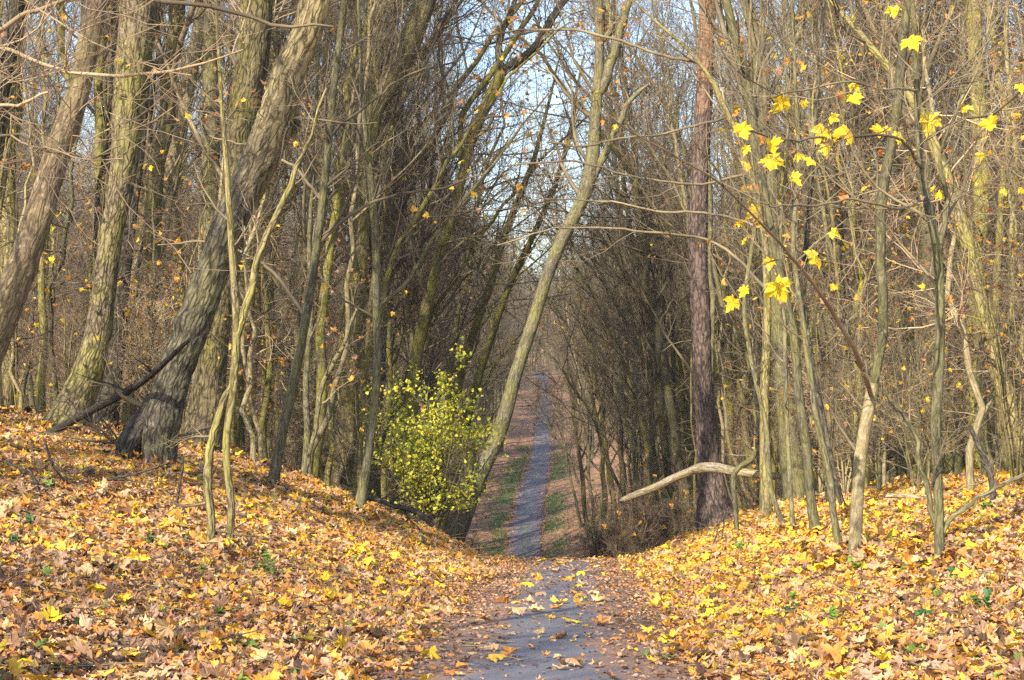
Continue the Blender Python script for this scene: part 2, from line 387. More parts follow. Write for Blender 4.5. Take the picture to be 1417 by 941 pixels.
def make_path():
    ys = np.concatenate([np.arange(-40, 8, 1.0), np.arange(8, 46, .2), np.arange(46, 130, 1.0), np.arange(130, 430, 2.0)])
    lat = np.concatenate([[-1.02], np.linspace(-1, 1, 17), [1.02]])
    L, Y = np.meshgrid(lat, ys)
    wob = 1 + .22 * (vnoise(Y * .9, L * 0 + np.sign(L) * 5, seed=21) - .5) + .05 * (vnoise(Y * 3, L * 0 + np.sign(L) * 5, seed=22) - .5)
    X = pathx(Y) + L * HALF * wob
    Z = pathz(Y) + .02 * (1 - L ** 2) + .004 + .012 * (vnoise(X * 1.5, Y * 1.5, seed=23) - .5)
    Z[:, 0] -= .09; Z[:, -1] -= .09
    V = np.stack([X, Y, Z], -1).reshape(-1, 3); nx, ny = len(lat), len(ys)
    i = np.arange(nx * ny).reshape(ny, nx)
    Fq = np.stack([i[:-1, :-1], i[:-1, 1:], i[1:, 1:], i[1:, :-1]], -1).reshape(-1, 4)
    m, t = newmat('worn_asphalt'); g = G(t)
    tc = g.n('ShaderNodeTexCoord'); la = g.n('ShaderNodeAttribute', attribute_name='lat'); al = g.n('ShaderNodeAttribute', attribute_name='along')
    fine = g.n('ShaderNodeTexNoise', {0: tc.outputs['Object'], 'Scale': 90.0, 'Detail': 4.0, 'Roughness': .7})
    mid = g.n('ShaderNodeTexNoise', {0: tc.outputs['Object'], 'Scale': 2.2, 'Detail': 7.0, 'Roughness': .65})
    c = g.ramp(fine.outputs[0], [(.3, (.08, .08, .098)), (.55, (.145, .145, .172)), (.75, (.245, .24, .265))])
    c = g.mix(g.ramp(mid.outputs[0], [(.3, (0, 0, 0)), (.7, (1, 1, 1))]), c, g.n('ShaderNodeHueSaturation', {'Color': c, 'Value': .75}).outputs[0])
    ab = g.math('ABSOLUTE', la.outputs['Fac'])
    near = g.math('SUBTRACT', 1.0, g.math('DIVIDE', al.outputs['Fac'], 60.0), True)
    edge = g.math('ADD', g.math('MULTIPLY', ab, 1.0), g.math('MULTIPLY', mid.outputs[0], 1.1))
    dirt = g.math('MULTIPLY', g.ramp(edge, [(.84, (0, 0, 0)), (1.35, (1, 1, 1))]), g.math('ADD', g.math('MULTIPLY', near, .9), .25))
    c = g.mix(dirt, c, (.20, .125, .09))
    mo = g.n('ShaderNodeAttribute', attribute_name='moss')
    c = g.mix(g.math('MULTIPLY', mo.outputs['Fac'], .6), c, (.16, .18, .05))
    bp = g.n('ShaderNodeBump', {'Height': fine.outputs[0], 'Strength': .5, 'Distance': .01})
    b = g.n('ShaderNodeBsdfPrincipled', {'Base Color': c, 'Roughness': .8, 'Normal': bp.outputs[0]}); g.out(b.outputs[0])
    nz = vnoise(Y * .12, L * 0, seed=31)
    moss = np.clip(1 - np.abs(L - .02) / .22, 0, 1) * np.clip((Y - 95) / 15, 0, 1) * np.clip((175 - Y) / 30, 0, 1) * np.clip((nz - .3) * 4, 0, 1)
    o = obj('path', mesh_from('path', V, [Fq], True, {'lat': ('FLOAT', L.ravel()), 'along': ('FLOAT', np.clip(Y, 0, 1e3).ravel()), 'moss': ('FLOAT', moss.ravel())}, [m]))
    tag(o, 'narrow grey asphalt path running down and up the far slope', None, None, 'structure')
make_ground(); make_path()

# ------------------------------------------------------------------ traced trees
def catmull(A, n):
    A = np.asarray(A, float)
    P = np.vstack([2 * A[0] - A[1], A, 2 * A[-1] - A[-2]])
    s = np.concatenate([[0], np.cumsum(np.linalg.norm(np.diff(A[:, :3], axis=0), axis=1))])
    q = np.linspace(0, s[-1], n); i = np.clip(np.searchsorted(s, q, 'right') - 1, 0, len(A) - 2)
    u = ((q - s[i]) / np.maximum(s[i + 1] - s[i], 1e-9))[:, None]
    p0, p1, p2, p3 = P[i], P[i + 1], P[i + 2], P[i + 3]
    return .5 * (2 * p1 + (p2 - p0) * u + (2 * p0 - 5 * p1 + 4 * p2 - p3) * u ** 2 + (3 * p1 - p0 - 3 * p2 + p3) * u ** 3)

def relief_tube(P, Rd, sides, depth, freq, seed, knots=0):
    """a trunk surface with real fissures, bulges and a flared foot"""
    rng = np.random.default_rng(seed)
    V, q, B = tubes(P[None], Rd[None], sides)
    K = len(P); seg = B[:, 2].reshape(K, sides); th = np.arange(sides)[None] / sides * np.ones((K, 1))
    ax = P[:, None, :]; ring = V.reshape(K, sides, 3) - ax
    n1 = vnoise(th * freq + 0, seg * 5.0 / 1, pu=freq, seed=seed)
    n2 = vnoise(th * freq * 2, seg * 11.0, pu=freq * 2, seed=seed + 1)
    fis = 1 - np.abs(2 * n1 - 1)
    fis2 = 1 - np.abs(2 * n2 - 1)
    low = vnoise(th * 4, seg * .9, pu=4, seed=seed + 2) - .5
    k = 1 + low * .16 - depth * (fis ** 3) - depth * .5 * fis2 ** 3
    for _ in range(knots):
        a0, s0 = rng.random(), rng.uniform(.12, .95) * seg.max()
        da = np.abs(th - a0); da = np.minimum(da, 1 - da) * 2 * np.pi * Rd.mean(); ds = seg - s0
        k += rng.uniform(.15, .3) * np.exp(-(da ** 2 + ds ** 2) / (2 * (.35 * Rd.mean()) ** 2))
    V = (ax + ring * k[..., None]).reshape(-1, 3)
    return V, q, B

def hero_pts(px, d, base_hit=True, d_top=None, ext=0, seed=0):
    """px: (x, y, width in photo px) from base to top -> points and radii; the first pixel meets the ground unless d is given"""
    if d is None: d = hit(px[0][0], px[0][1])
    n = len(px); ds = np.linspace(d, d_top if d_top else d, n)
    pts = [np.append(at(x, y, dd), w_ / 2 * dd / F) for (x, y, w_), dd in zip(px, ds)]
    for i in range(n):                                        # widths were read across the picture: a leaning stem is thinner
        a_, b_ = px[max(i - 1, 0)], px[min(i + 1, n - 1)]
        pts[i][3] *= abs(b_[1] - a_[1]) / math.hypot(b_[0] - a_[0], b_[1] - a_[1])
    if ext:                                                   # the tree goes on above the frame
        rng = np.random.default_rng(seed)
        dirn = unit(pts[-1][:3] - pts[-2][:3]); cur = pts[-1].copy(); r0 = cur[3]
        for i in range(6):
            dirn = unit(dirn + np.array([0, 0, .12]) + rng.normal(0, .07, 3))
            cur = cur.copy(); cur[:3] += dirn * ext / 6; cur[3] = r0 * (1 - .13 * (i + 1)); pts.append(cur)
    return np.array(pts), d

def foliage_from(tips, rng, n, size, cols, wts, name, kind='low', mat='shrubleaf'):
    e = tips[:, -1]; i = rng.choice(len(e), min(n, len(e)), replace=n > len(e))
    C = e[i] + rng.normal(0, .03, (len(i), 3))
    nr = unit(rng.normal(size=(len(i), 3)) + np.array([0, -.4, .5]))
    V, Fc, cv = leaves_mesh_arrays(kind, C, rng.uniform(size[0], size[1], len(i)), nr, rng, pick(rng, len(i), cols, wts), .3)
    return mesh_from(name, V, [Fc], False, {'tint': ('FLOAT_COLOR', cv)}, [M[mat]])

def hero_tree(name, label, cat, px, d=None, mat='maple', twig='twig', sides=20, rings=90, ext=7, depth=.05, freq=13, knots=2, seed=1, limbs=(),
              n1=10, t_low=.35, blen=2.2, n2=5, n3=4, up=.25, group=None, d_top=None, sink=.25, n0=0, flare=.6, rel=True, leaves=0):
    rng = np.random.default_rng(seed)
    A, d = hero_pts(px, d, True, d_top, ext, seed)
    b = A[0].copy()
    gz = float(ground(b[0], b[1])); b2 = b.copy(); dr = unit(A[0, :3] - A[1, :3])
    drop = max(b[2] - gz, 0) + sink
    b2[:3] += dr * min(drop / max(-dr[2], .3), 4.0)
    A = np.vstack([b2, A])
    C = catmull(A, rings); P, Rd = C[:, :3], np.maximum(C[:, 3], .004)
    s = np.linalg.norm(P - P[0], axis=1); rb = Rd[0]
    Rd = Rd * (1 + flare * np.exp(-s / (rb * 3 + .12)))
    root = empty(name, (P[0][0], P[0][1], gz)); o3 = np.array(root.location)
    tag(root, label, cat, group)
    V, q, B = relief_tube(P - o3, Rd, sides, depth, freq, seed, knots)
    obj('trunk', mesh_from('trunk', V, [q], True, {'bark': ('FLOAT_VECTOR', B)}, [M[mat]]), root)
    parents = [(P - o3, Rd)]
    for lp in limbs:
        d1 = lp[2] if len(lp) > 2 else d; d2 = lp[3] if len(lp) > 3 else d1
        LA = np.array([np.append(at(x, y, dd), w_ / 2 * dd / F) for (x, y, w_), dd in zip(lp[0], np.linspace(d1, d2, len(lp[0])))])
        # root the limb in the nearest trunk ring
        j = np.argmin(np.linalg.norm(P - LA[0, :3], axis=1)); LA[0, :3] = P[j]; LA[0, 3] = min(LA[0, 3], Rd[j] * .9)
        LC = catmull(LA, 26); LC[2:, :3] += np.cumsum(rng.normal(0, .012, (24, 3)), 0) * min(1, LA[0, 3] * 30 + .3); LP, LR = LC[:, :3] - o3, np.maximum(LC[:, 3], .003)
        wd = Wood(); wd.add(LP[None], LR[None], 9)
        obj('limb', wd.mesh('limb', M[lp[1]]), root); parents.append((LP, LR))
    wd = Wood()
    for ip, (PP, RR) in enumerate(parents):
        lenp = np.linalg.norm(PP[-1] - PP[0])
        k1 = n1 if ip == 0 else max(3, int(n1 * .5 * min(1.5, lenp / 4)))
        if k1 == 0: continue
        c1, r1 = spawn(PP[None], RR[None], k1, t_low if ip == 0 else .25, .99, (35, 75), blen if ip == 0 else min(blen, lenp * .5), 9, .13, up, .42, rng, .006, .07, .4)
        wd.add(c1, r1, 5)
        c2, r2 = spawn(c1, r1, n2, .15, 1, (25, 65), blen * .42, 6, .16, .10, .55, rng, .0035, .03, .4); wd.add(c2, r2, 4)
        c3, r3 = spawn(c2, r2, n3, .15, 1, (25, 60), blen * .2, 5, .16, .06, .6, rng, .0025, .012, .4); wd.add(c3, r3, 3)
    if wd.n: obj('crown', wd.mesh('crown', M[twig]), root)
    if leaves:
        o = obj('foliage', foliage_from(c3, rng, leaves, (.07, .13), [YEL, GOLD, ORA, BRN, PINK], [2, 3, 4, 3, 2], 'foliage', 'mid', 'leaf'), root); o['kind'] = 'stuff'
    return root, P, Rd, d
HERO = {}
def hero(key, *a, **k):
    HERO[key] = hero_tree(*a, **k); print('HERO', key, 'd=%.1f' % HERO[key][3], 'r=%.2f' % HERO[key][2][8])

hero('T0', 'leaning_tree', 'dark trunk slanting up beside the pale reddish-patched leaning trunk', 'tree',
     [(-75, 560, 32), (-45, 400, 28), (-20, 260, 26), (0, 130, 25), (18, 40, 24), (26, -20, 22)], 30, 'oak_dark', seed=2, t_low=.5)
hero('T1', 'leaning_tree', 'thick pale trunk with reddish bark patches leaning right, knot near the top', 'tree',
     [(-55, 600, 62), (-15, 480, 52), (25, 383, 44), (50, 306, 40), (73, 230, 38), (95, 165, 36), (113, 110, 33), (130, 25, 31), (138, -30, 30)], 22, 'reddish', sides=36, rings=150, depth=.07, freq=17, knots=5, flare=.2, seed=3, t_low=.55, blen=3)
hero('T2', 'old_tree', 'thick grey-green furrowed trunk widening at its foot beside the dark leaning trunk', 'tree',
     [(92, 600, 74), (104, 562, 54), (124, 511, 44), (136, 460, 38), (146, 383, 35), (158, 306, 35), (171, 230, 39), (179, 127, 46), (190, 25, 52), (195, -30, 52)], None, 'oak', sides=36, rings=150, depth=.09, freq=15, knots=4, flare=.2, seed=4, t_low=.55, blen=3)
hero('T2b', 'dark_tree', 'dark brown trunk standing close behind the furrowed grey-green trunk', 'tree',
     [(143, 600, 36), (148, 562, 30), (158, 511, 24), (168, 420, 19), (181, 306, 17), (195, 180, 16), (205, 0, 15)], 31, 'oak_dark', sides=24, rings=110, depth=.09, freq=13, seed=5, t_low=.5)
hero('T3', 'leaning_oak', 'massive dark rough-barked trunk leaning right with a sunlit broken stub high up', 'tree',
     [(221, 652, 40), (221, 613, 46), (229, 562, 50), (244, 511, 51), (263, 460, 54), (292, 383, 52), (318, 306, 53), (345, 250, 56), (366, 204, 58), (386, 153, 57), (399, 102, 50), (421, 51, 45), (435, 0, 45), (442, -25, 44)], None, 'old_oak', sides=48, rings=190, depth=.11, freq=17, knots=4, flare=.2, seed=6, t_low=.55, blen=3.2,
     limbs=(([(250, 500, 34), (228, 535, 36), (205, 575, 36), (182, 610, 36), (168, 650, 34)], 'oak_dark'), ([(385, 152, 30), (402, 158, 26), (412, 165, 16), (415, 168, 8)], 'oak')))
hero('T4', 'straight_tree', 'broad light brown furrowed trunk standing straight behind the leaning oak', 'tree',
     [(282, 612, 60), (288, 562, 46), (297, 485, 40), (310, 400, 40), (322, 300, 42), (334, 180, 44), (350, 76, 45), (358, -20, 44)], 29, 'oak', sides=36, rings=130, depth=.09, freq=15, flare=.2, seed=7, t_low=.6)
hero('T5', 'bent_tree', 'yellowish sunlit crooked trunk between the furrowed trunk and the oak', 'tree',
     [(150, 560, 22), (170, 450, 20), (192, 370, 19), (212, 306, 20), (235, 230, 21), (254, 153, 23), (266, 90, 20), (285, -20, 18)], 42, 'smooth', sides=20, rings=90, seed=8, t_low=.5, depth=.05)
hero('T6', 'straight_tree', 'dark slim straight trunk seen just left of the leaning oak', 'tree',
     [(300, 590, 26), (298, 450, 24), (292, 280, 24), (292, 150, 23), (290, -20, 20)], 36, 'grey', sides=20, rings=90, seed=9, t_low=.5)
hero('S1', 'young_maple', 'slender pale three-stemmed young tree in front of the leaning oak', 'tree',
     [(316, 766, 11), (320, 700, 11), (313, 620, 11), (322, 540, 12), (327, 450, 11), (320, 330, 9), (312, 210, 7), (304, 100, 5), (299, 10, 4)], None, 'maple', 'twig', sides=12, rings=70, ext=1.5, seed=10, n1=12, t_low=.4, blen=1.1, depth=.02, flare=.15,
     limbs=(([(322, 525, 9), (303, 575, 11), (293, 640, 12), (293, 700, 12), (292, 770, 12)], 'maple'), ([(326, 470, 9), (343, 420, 11), (365, 352, 10), (388, 300, 9), (402, 265, 8), (425, 200, 5), (455, 120, 3)], 'maple')))
hero('S2', 'pole_tree', 'slim grey-brown pole leaning right among the saplings left of the shrub', 'tree',
     [(376, 678, 15), (390, 605, 14), (408, 520, 14), (424, 435, 13), (438, 345, 13), (450, 245, 12), (462, 120, 10), (480, -20, 8)], None, 'grey', sides=14, rings=80, ext=3, leaves=45, seed=12, n1=14, t_low=.3, blen=1.6,
     limbs=(([(438, 345, 6), (480, 300, 5), (540, 270, 4), (610, 255, 3), (670, 235, 2)], 'twig'), ([(424, 435, 6), (380, 380, 5), (330, 345, 4), (270, 330, 3), (210, 335, 2)], 'twig'),
            ([(455, 190, 5), (500, 150, 4), (560, 110, 3.5), (640, 85, 2.5)], 'twig'), ([(446, 280, 5), (400, 230, 4), (350, 205, 3), (290, 195, 2)], 'twig')))
hero('S3', 'pole_tree', 'slender greenish-grey pole rising beside the yellow-green shrub', 'tree',
     [(497, 712, 15), (512, 610, 13), (521, 520, 12), (521, 420, 11), (519, 320, 11), (512, 240, 9), (503, 150, 7), (498, 60, 5), (495, -20, 4)], None, 'grey', sides=14, rings=80, ext=2, leaves=45, seed=13, n1=16, t_low=.3, blen=1.8,
     limbs=(([(521, 430, 7), (560, 390, 6), (600, 320, 5), (650, 255, 4), (700, 190, 3)], 'grey'),))
hero('S4', 'pole_tree', 'thin forked grey sapling on the leafy bank left of the dead branch', 'tree',
     [(420, 668, 10), (425, 600, 9), (423, 530, 9), (430, 440, 8), (428, 330, 6), (436, 200, 5), (440, 80, 4)], None, 'grey', sides=10, rings=60, ext=1, leaves=45, seed=14, n1=14, t_low=.25, blen=1.3,
     limbs=(([(422, 660, 7), (440, 590, 7), (452, 530, 7), (478, 480, 6), (500, 430, 4)], 'grey'),))
hero('C1', 'leaning_tree', 'tall brown trunk bending right high above the yellow-green shrub', 'tree',
     [(478, 640, 32), (488, 480, 26), (500, 330, 23), (508, 230, 22), (517, 158, 25), (537, 125, 27), (560, 76, 33), (582, 25, 30), (596, -20, 28)], 44, 'maple', sides=28, rings=110, depth=.07, freq=13, leaves=45, seed=15, t_low=.5, blen=3)
hero('C2', 'forked_tree', 'olive leaning tree forking into two dark limbs over the path', 'tree',
     [(560, 640, 22), (575, 500, 18), (600, 385, 15), (625, 300, 14), (650, 204, 15), (670, 150, 18), (694, 100, 18)], 46, 'mossy', sides=18, rings=90, ext=0, leaves=45, seed=16, t_low=.5, n1=8, blen=2.2,
     limbs=(([(698, 95, 13), (715, 85, 13), (742, 62, 12), (762, 25, 11), (785, -15, 9)], 'oak_dark'), ([(698, 95, 11), (690, 60, 9), (705, 20, 8), (718, -20, 6)], 'oak_dark'), ([(600, 230, 6), (640, 160, 8), (690, 90, 8), (735, 20, 7), (750, -10, 6)], 'mossy')))
hero('C3', 'arching_tree', 'grey-green tree arching over the path with a twin fork at its top', 'tree',
     [(634, 728, 28), (660, 665, 25), (690, 600, 22), (712, 525, 20), (739, 440, 19), (757, 383, 19), (778, 332, 21), (804, 280, 21), (814, 250, 21), (821, 204, 18), (825, 150, 16), (830, 70, 13), (828, -15, 12)], 36, 'grey', sides=24, rings=130, ext=5, depth=.05, leaves=45, seed=17, t_low=.45, n1=12, blen=2.4,
     limbs=(([(828, 135, 14), (842, 105, 14), (856, 50, 12), (872, -10, 10)], 'grey'), ([(851, 55, 8), (845, 40, 8), (840, 0, 7)], 'grey'), ([(812, 262, 12), (835, 215, 11), (855, 175, 9), (875, 140, 7), (900, 118, 4)], 'grey')))
hero('C4', 'leaning_tree', 'yellow mossy trunk leaning toward the path behind the shrub', 'tree',
     [(640, 610, 14), (660, 530, 12), (682, 462, 11), (706, 392, 10), (738, 325, 9), (770, 250, 8), (790, 180, 6)], 62, 'mossy', sides=14, rings=70, ext=3, seed=18, t_low=.4)
hero('C5', 'leaning_tree', 'second mossy trunk leaning toward the path behind the shrub', 'tree',
     [(618, 620, 15), (632, 540, 13), (652, 470, 12), (678, 395, 11), (700, 320, 10), (735, 230, 8)], 56, 'mossy', sides=14, rings=70, ext=4, seed=19, t_low=.4)
hero('P', 'pine_tree', 'tall straight pine with reddish flaky bark behind the fallen log', 'tree',
     [(992, 715, 44), (986, 677, 34), (979, 613, 31), (972, 511, 28), (968, 408, 27.5), (966, 306, 26.5), (970, 200, 25), (976, 100, 24), (980, 0, 23), (981, -20, 23)], 36, 'pine', 'twig_red', sides=36, rings=150, ext=9, depth=.10, freq=15, seed=20, t_low=.7, n1=8, knots=1)
hero('R1', 'young_maple', 'pale smooth trunk on the sunlit leaves sending a long bare branch over the path', 'tree',
     [(1183, 778, 19), (1186, 700, 18), (1192, 625, 18), (1203, 560, 18), (1208, 530, 17)], None, 'smooth', sides=18, rings=70, ext=0, depth=.02, seed=21, t_low=.6, n1=3, blen=1.0, flare=.15,
     limbs=(([(1206, 545, 14), (1214, 505, 14), (1220, 440, 14), (1217, 350, 14), (1220, 280, 15), (1229, 215, 15), (1240, 110, 14), (1252, 0, 12), (1258, -90, 11), (1262, -200, 8)], 'grey'),([(1206, 548, 9), (1192, 505, 10), (1182, 462, 8), (1178, 430, 3)], 'oak_dark'),
            ([(1214, 545, 7), (1190, 495, 7), (1150, 430, 6), (1110, 372, 5), (1060, 312, 4), (1000, 256, 3), (930, 205, 2.5), (862, 160, 2)], 'twig_pale', 17.5, 13)))
hero('R2', 'forked_maple', 'slim forked grey-brown young maple holding bright yellow leaves', 'tree',
     [(1300, 790, 15), (1299, 700, 14), (1295, 600, 15), (1300, 500, 14), (1301, 430, 14), (1297, 345, 13), (1281, 270, 11), (1271, 180, 10), (1268, 80, 8), (1262, 0, 7), (1260, -20, 7)], None, 'grey', sides=16, rings=110, ext=2, seed=22, t_low=.35, n1=14, blen=1.5, depth=.02, flare=.15,
     limbs=(([(1300, 350, 8), (1312, 290, 8), (1308, 200, 5), (1340, 120, 4), (1380, 40, 3)], 'grey'),
            ([(1301, 745, 8), (1285, 690, 8), (1268, 620, 7), (1240, 560, 6), (1214, 535, 5)], 'grey'),
            ([(1303, 745, 7), (1325, 705, 7), (1360, 675, 6), (1430, 632, 5)], 'grey'),
            ([(1275, 215, 5), (1240, 200, 4), (1190, 192, 4), (1140, 196, 3.5), (1085, 205, 3), (1030, 195, 2.5)], 'twig', 15.5, 13.2),
            ([(1281, 270, 5), (1240, 285, 4), (1180, 275, 3), (1110, 285, 3), (1050, 290, 2.5)], 'twig', 15.5, 13.2),
            ([(1272, 180, 4), (1320, 175, 4), (1370, 160, 3), (1420, 110, 2.5)], 'twig', 15.5, 13.4),
            ([(1268, 110, 4), (1230, 120, 3.5), (1180, 110, 3), (1110, 120, 2.5), (1075, 130, 2)], 'twig', 15.5, 13.4)))
hero('R3', 'leaning_tree', 'grey-green trunk leaning left over the right bank, bare of branches below', 'tree',
     [(1432, 690, 30), (1410, 600, 26), (1381, 511, 25), (1367, 447, 25), (1351, 383, 23), (1328, 306, 22), (1300, 220, 19), (1262, 135, 16), (1205, 65, 13), (1150, 0, 10)], 25, 'maple', sides=24, rings=110, ext=4, seed=23, t_low=.5, depth=.03)
hero('R4', 'mossy_tree', 'straight trunk coated in bright yellow-green moss behind the leaning grey tree', 'tree',
     [(1350, 668, 28), (1349, 600, 24), (1348, 500, 23), (1352, 400, 23), (1357, 260, 23), (1354, 150, 22), (1345, 0, 20), (1344, -20, 20)], 34, 'mossy', sides=24, rings=110, ext=6, seed=24, t_low=.6, depth=.03)
hero('R5', 'pole_tree', 'dark curving sapling close beside the pale smooth trunk', 'tree',
     [(1163, 772, 10), (1153, 710, 10), (1147, 655, 10), (1130, 580, 9), (1122, 520, 9), (1110, 440, 8), (1098, 340, 7), (1105, 220, 6), (1100, 100, 5), (1095, -20, 4)], None, 'grey', sides=12, rings=80, ext=1, leaves=45, seed=25, n1=14, t_low=.3, blen=1.3)
hero('R6', 'pole_tree', 'brown-footed pole among saplings on the sunlit right bank', 'tree',
     [(1131, 748, 15), (1122, 690, 14), (1116, 620, 14), (1105, 545, 14), (1098, 460, 13), (1084, 400, 12), (1062, 290, 12), (1047, 210, 15), (1034, 125, 15), (1018, 55, 14), (1000, -15, 12)], None, 'grey', sides=16, rings=100, ext=4, leaves=45, seed=26, n1=14, t_low=.3, blen=1.8)
hero('R7', 'pole_tree', 'thin dark sapling bowing out at its foot on the right bank', 'tree',
     [(1086, 732, 8), (1070, 690, 8), (1063, 650, 8), (1060, 590, 7), (1040, 500, 7), (1030, 420, 6), (1045, 300, 5), (1040, 180, 4), (1050, 60, 3)], None, 'grey', sides=10, rings=70, ext=1, leaves=45, seed=27, n1=14, t_low=.25, blen=1.2)
hero('R8', 'pole_tree', 'dark thin sapling standing between the brown-footed pole and the pale smooth trunk', 'tree',
     [(1172, 715, 9), (1160, 680, 9), (1150, 640, 9), (1135, 560, 9), (1120, 480, 8), (1112, 400, 8), (1120, 290, 7), (1130, 150, 6), (1140, 0, 5)], None, 'oak_dark', sides=10, rings=70, ext=1, leaves=45, seed=28, n1=14, t_low=.25, blen=1.3)
hero('R9', 'pole_tree', 'slim upright sapling between the fallen log and the brown-footed pole', 'tree',
     [(1098, 744, 8), (1093, 660, 7), (1088, 560, 7), (1086, 450, 6), (1080, 330, 5), (1090, 200, 4), (1085, 60, 3)], None, 'grey', sides=10, rings=70, ext=1, leaves=45, seed=29, n1=14, t_low=.25, blen=1.2)
hero('R10', 'pole_tree', 'slim brown tree curving left over the path from beside the pine', 'tree',
     [(1060, 700, 16), (1058, 560, 13), (1062, 420, 12), (1055, 310, 11), (1030, 210, 10), (1003, 150, 9), (985, 112, 8), (955, 72, 7), (925, 45, 6), (880, 5, 4)], 27, 'maple', sides=12, rings=80, ext=2, seed=30, n1=16, t_low=.45, blen=1.8, leaves=60,
     limbs=(([(1062, 395, 5), (1000, 345, 4), (930, 328, 3.5), (850, 320, 3), (770, 322, 2.5), (690, 345, 2)], 'twig'),
            ([(1056, 315, 4), (980, 296, 3.5), (900, 290, 3), (810, 276, 2.5), (730, 268, 2)], 'twig'),
            ([(1010, 165, 4), (950, 180, 3.5), (890, 190, 3), (820, 205, 3), (760, 200, 2.5)], 'twig'),
            ([(1040, 235, 4), (960, 250, 3.5), (880, 240, 3), (800, 222, 3), (700, 230, 2)], 'twig'),
            ([(970, 85, 5), (900, 72, 4), (830, 52, 4), (740, 45, 3), (660, 60, 2)], 'twig')))
hero('OH', 'leaning_tree', 'pale brown bare branches reaching in from a tree outside the view', 'tree',
     [(-260, 900, 60), (-255, 700, 56), (-250, 400, 50), (-240, 100, 44), (-235, -100, 40)], 9.0, 'maple', 'twig_pale', sides=16, rings=60, ext=4, seed=31, n1=6, t_low=.6,
     limbs=(([(-245, 20, 12), (-100, 45, 8), (0, 62, 6), (60, 80, 5.5), (100, 100, 5), (150, 106, 5), (220, 101, 4.5), (290, 86, 3.5), (350, 60, 2)], 'twig_pale'),
            ([(-240, 60, 12), (-60, 50, 8), (0, 40, 7), (40, 27, 7), (90, 8, 6), (170, -20, 4)], 'twig_pale'),
            ([(-250, 160, 9), (-60, 150, 6), (0, 142, 5), (40, 138, 4), (68, 131, 3)], 'twig_pale'),
            ([(-240, -60, 12), (60, -5, 8), (200, 3, 7), (300, 15, 6), (360, 35, 5), (430, 40, 3)], 'twig'),
            ([(-250, 230, 8), (0, 190, 4), (60, 207, 4), (120, 208, 3), (160, 200, 2)], 'twig')))

# yellow maple leaves still hanging on the young maples
def hanging_leaf(root, x, y, wpx, d, rng, colr, anchor=None, lean=None):
    size = wpx / 1.0 * d / F
    c = at(x, y, d); o3 = np.array(root.location)
    nrm = unit(np.array([rng.normal(0, .45), -1 + rng.normal(0, .2), .35 + rng.normal(0, .35)]))
    V, Fc, colv = leaves_mesh_arrays('hi', (c - o3)[None], np.array([size]), nrm[None], rng, np.array([colr]), .4, -math.pi / 2)
    o = obj('leaf', mesh_from('leaf', V, [Fc], False, {'tint': ('FLOAT_COLOR', colv)}, [M['leaf']]), root)
    return c, o
def bear_leaves(key, specs, d, seed, limb_names=True):
    root, P, Rd, d0 = HERO[key]; rng = np.random.default_rng(seed); o3 = np.array(root.location)
    cand = []
    for ch in root.children:
        if ch.name.split('.')[0] == 'limb':
            n = len(ch.data.vertices); a = np.empty(n * 3, np.float32); ch.data.vertices.foreach_get('co', a); cand.append(a.reshape(-1, 3))
    cand = np.concatenate(cand) + o3
    wd = Wood()
    for (x, y, wpx) in specs:
        cpx = np.stack([CX + cand[:, 0] / cand[:, 1] * F, HZ - (cand[:, 2] - CAMZ) / cand[:, 1] * F], -1)
        j = np.argmin(np.hypot(cpx[:, 0] - x, (cpx[:, 1] - y)))
        a = cand[j]; dl = a[1] + rng.uniform(-.3, .3)
        c, lo = hanging_leaf(root, x, y, wpx, dl, rng, YEL * np.array([1, rng.uniform(.92, 1.12), 1]))
        b = c + np.array([0, .03, .3 * wpx * dl / F])
        mid = (a + b) / 2 + np.array([rng.normal(0, .04), 0, .10 * np.linalg.norm(b - a) + .02])
        C = catmull(np.stack([np.append(a, .005), np.append(mid, .0035), np.append(b, .0025), np.append(c, .002)]), 9)
        wd = Wood(); wd.add((C[:, :3] - o3)[None], C[:, 3][None], 4); obj('leaf_stalk', wd.mesh('leaf_stalk', M['twig']), lo)
bear_leaves('R1', [(1078, 401, 34), (1013, 420, 24), (1029, 404, 20), (1128, 357, 27), (1065, 364, 18), (1156, 323, 18), (1048, 295, 25), (1053, 311, 15), (1025, 309, 13), (1153, 398, 11)], 14, 41)
bear_leaves('R2', [(1080, 143, 28), (1028, 180, 26), (1032, 207, 15), (1067, 205, 26), (1068, 222, 28), (1100, 249, 22), (1183, 118, 17), (1183, 137, 21), (1154, 163, 17), (1137, 185, 29), (1172, 178, 32), (1143, 207, 20),
                   (1103, 213, 16), (1121, 224, 14), (1219, 183, 22), (1247, 188, 28), (1285, 170, 34), (1332, 150, 20), (1371, 174, 25), (1356, 216, 14), (1412, 122, 16), (1262, 58, 26), (1237, 17, 19), (1290, 263, 12), (1301, 270, 14), (1390, 265, 13), (1414, 262, 12)], 14, 42)

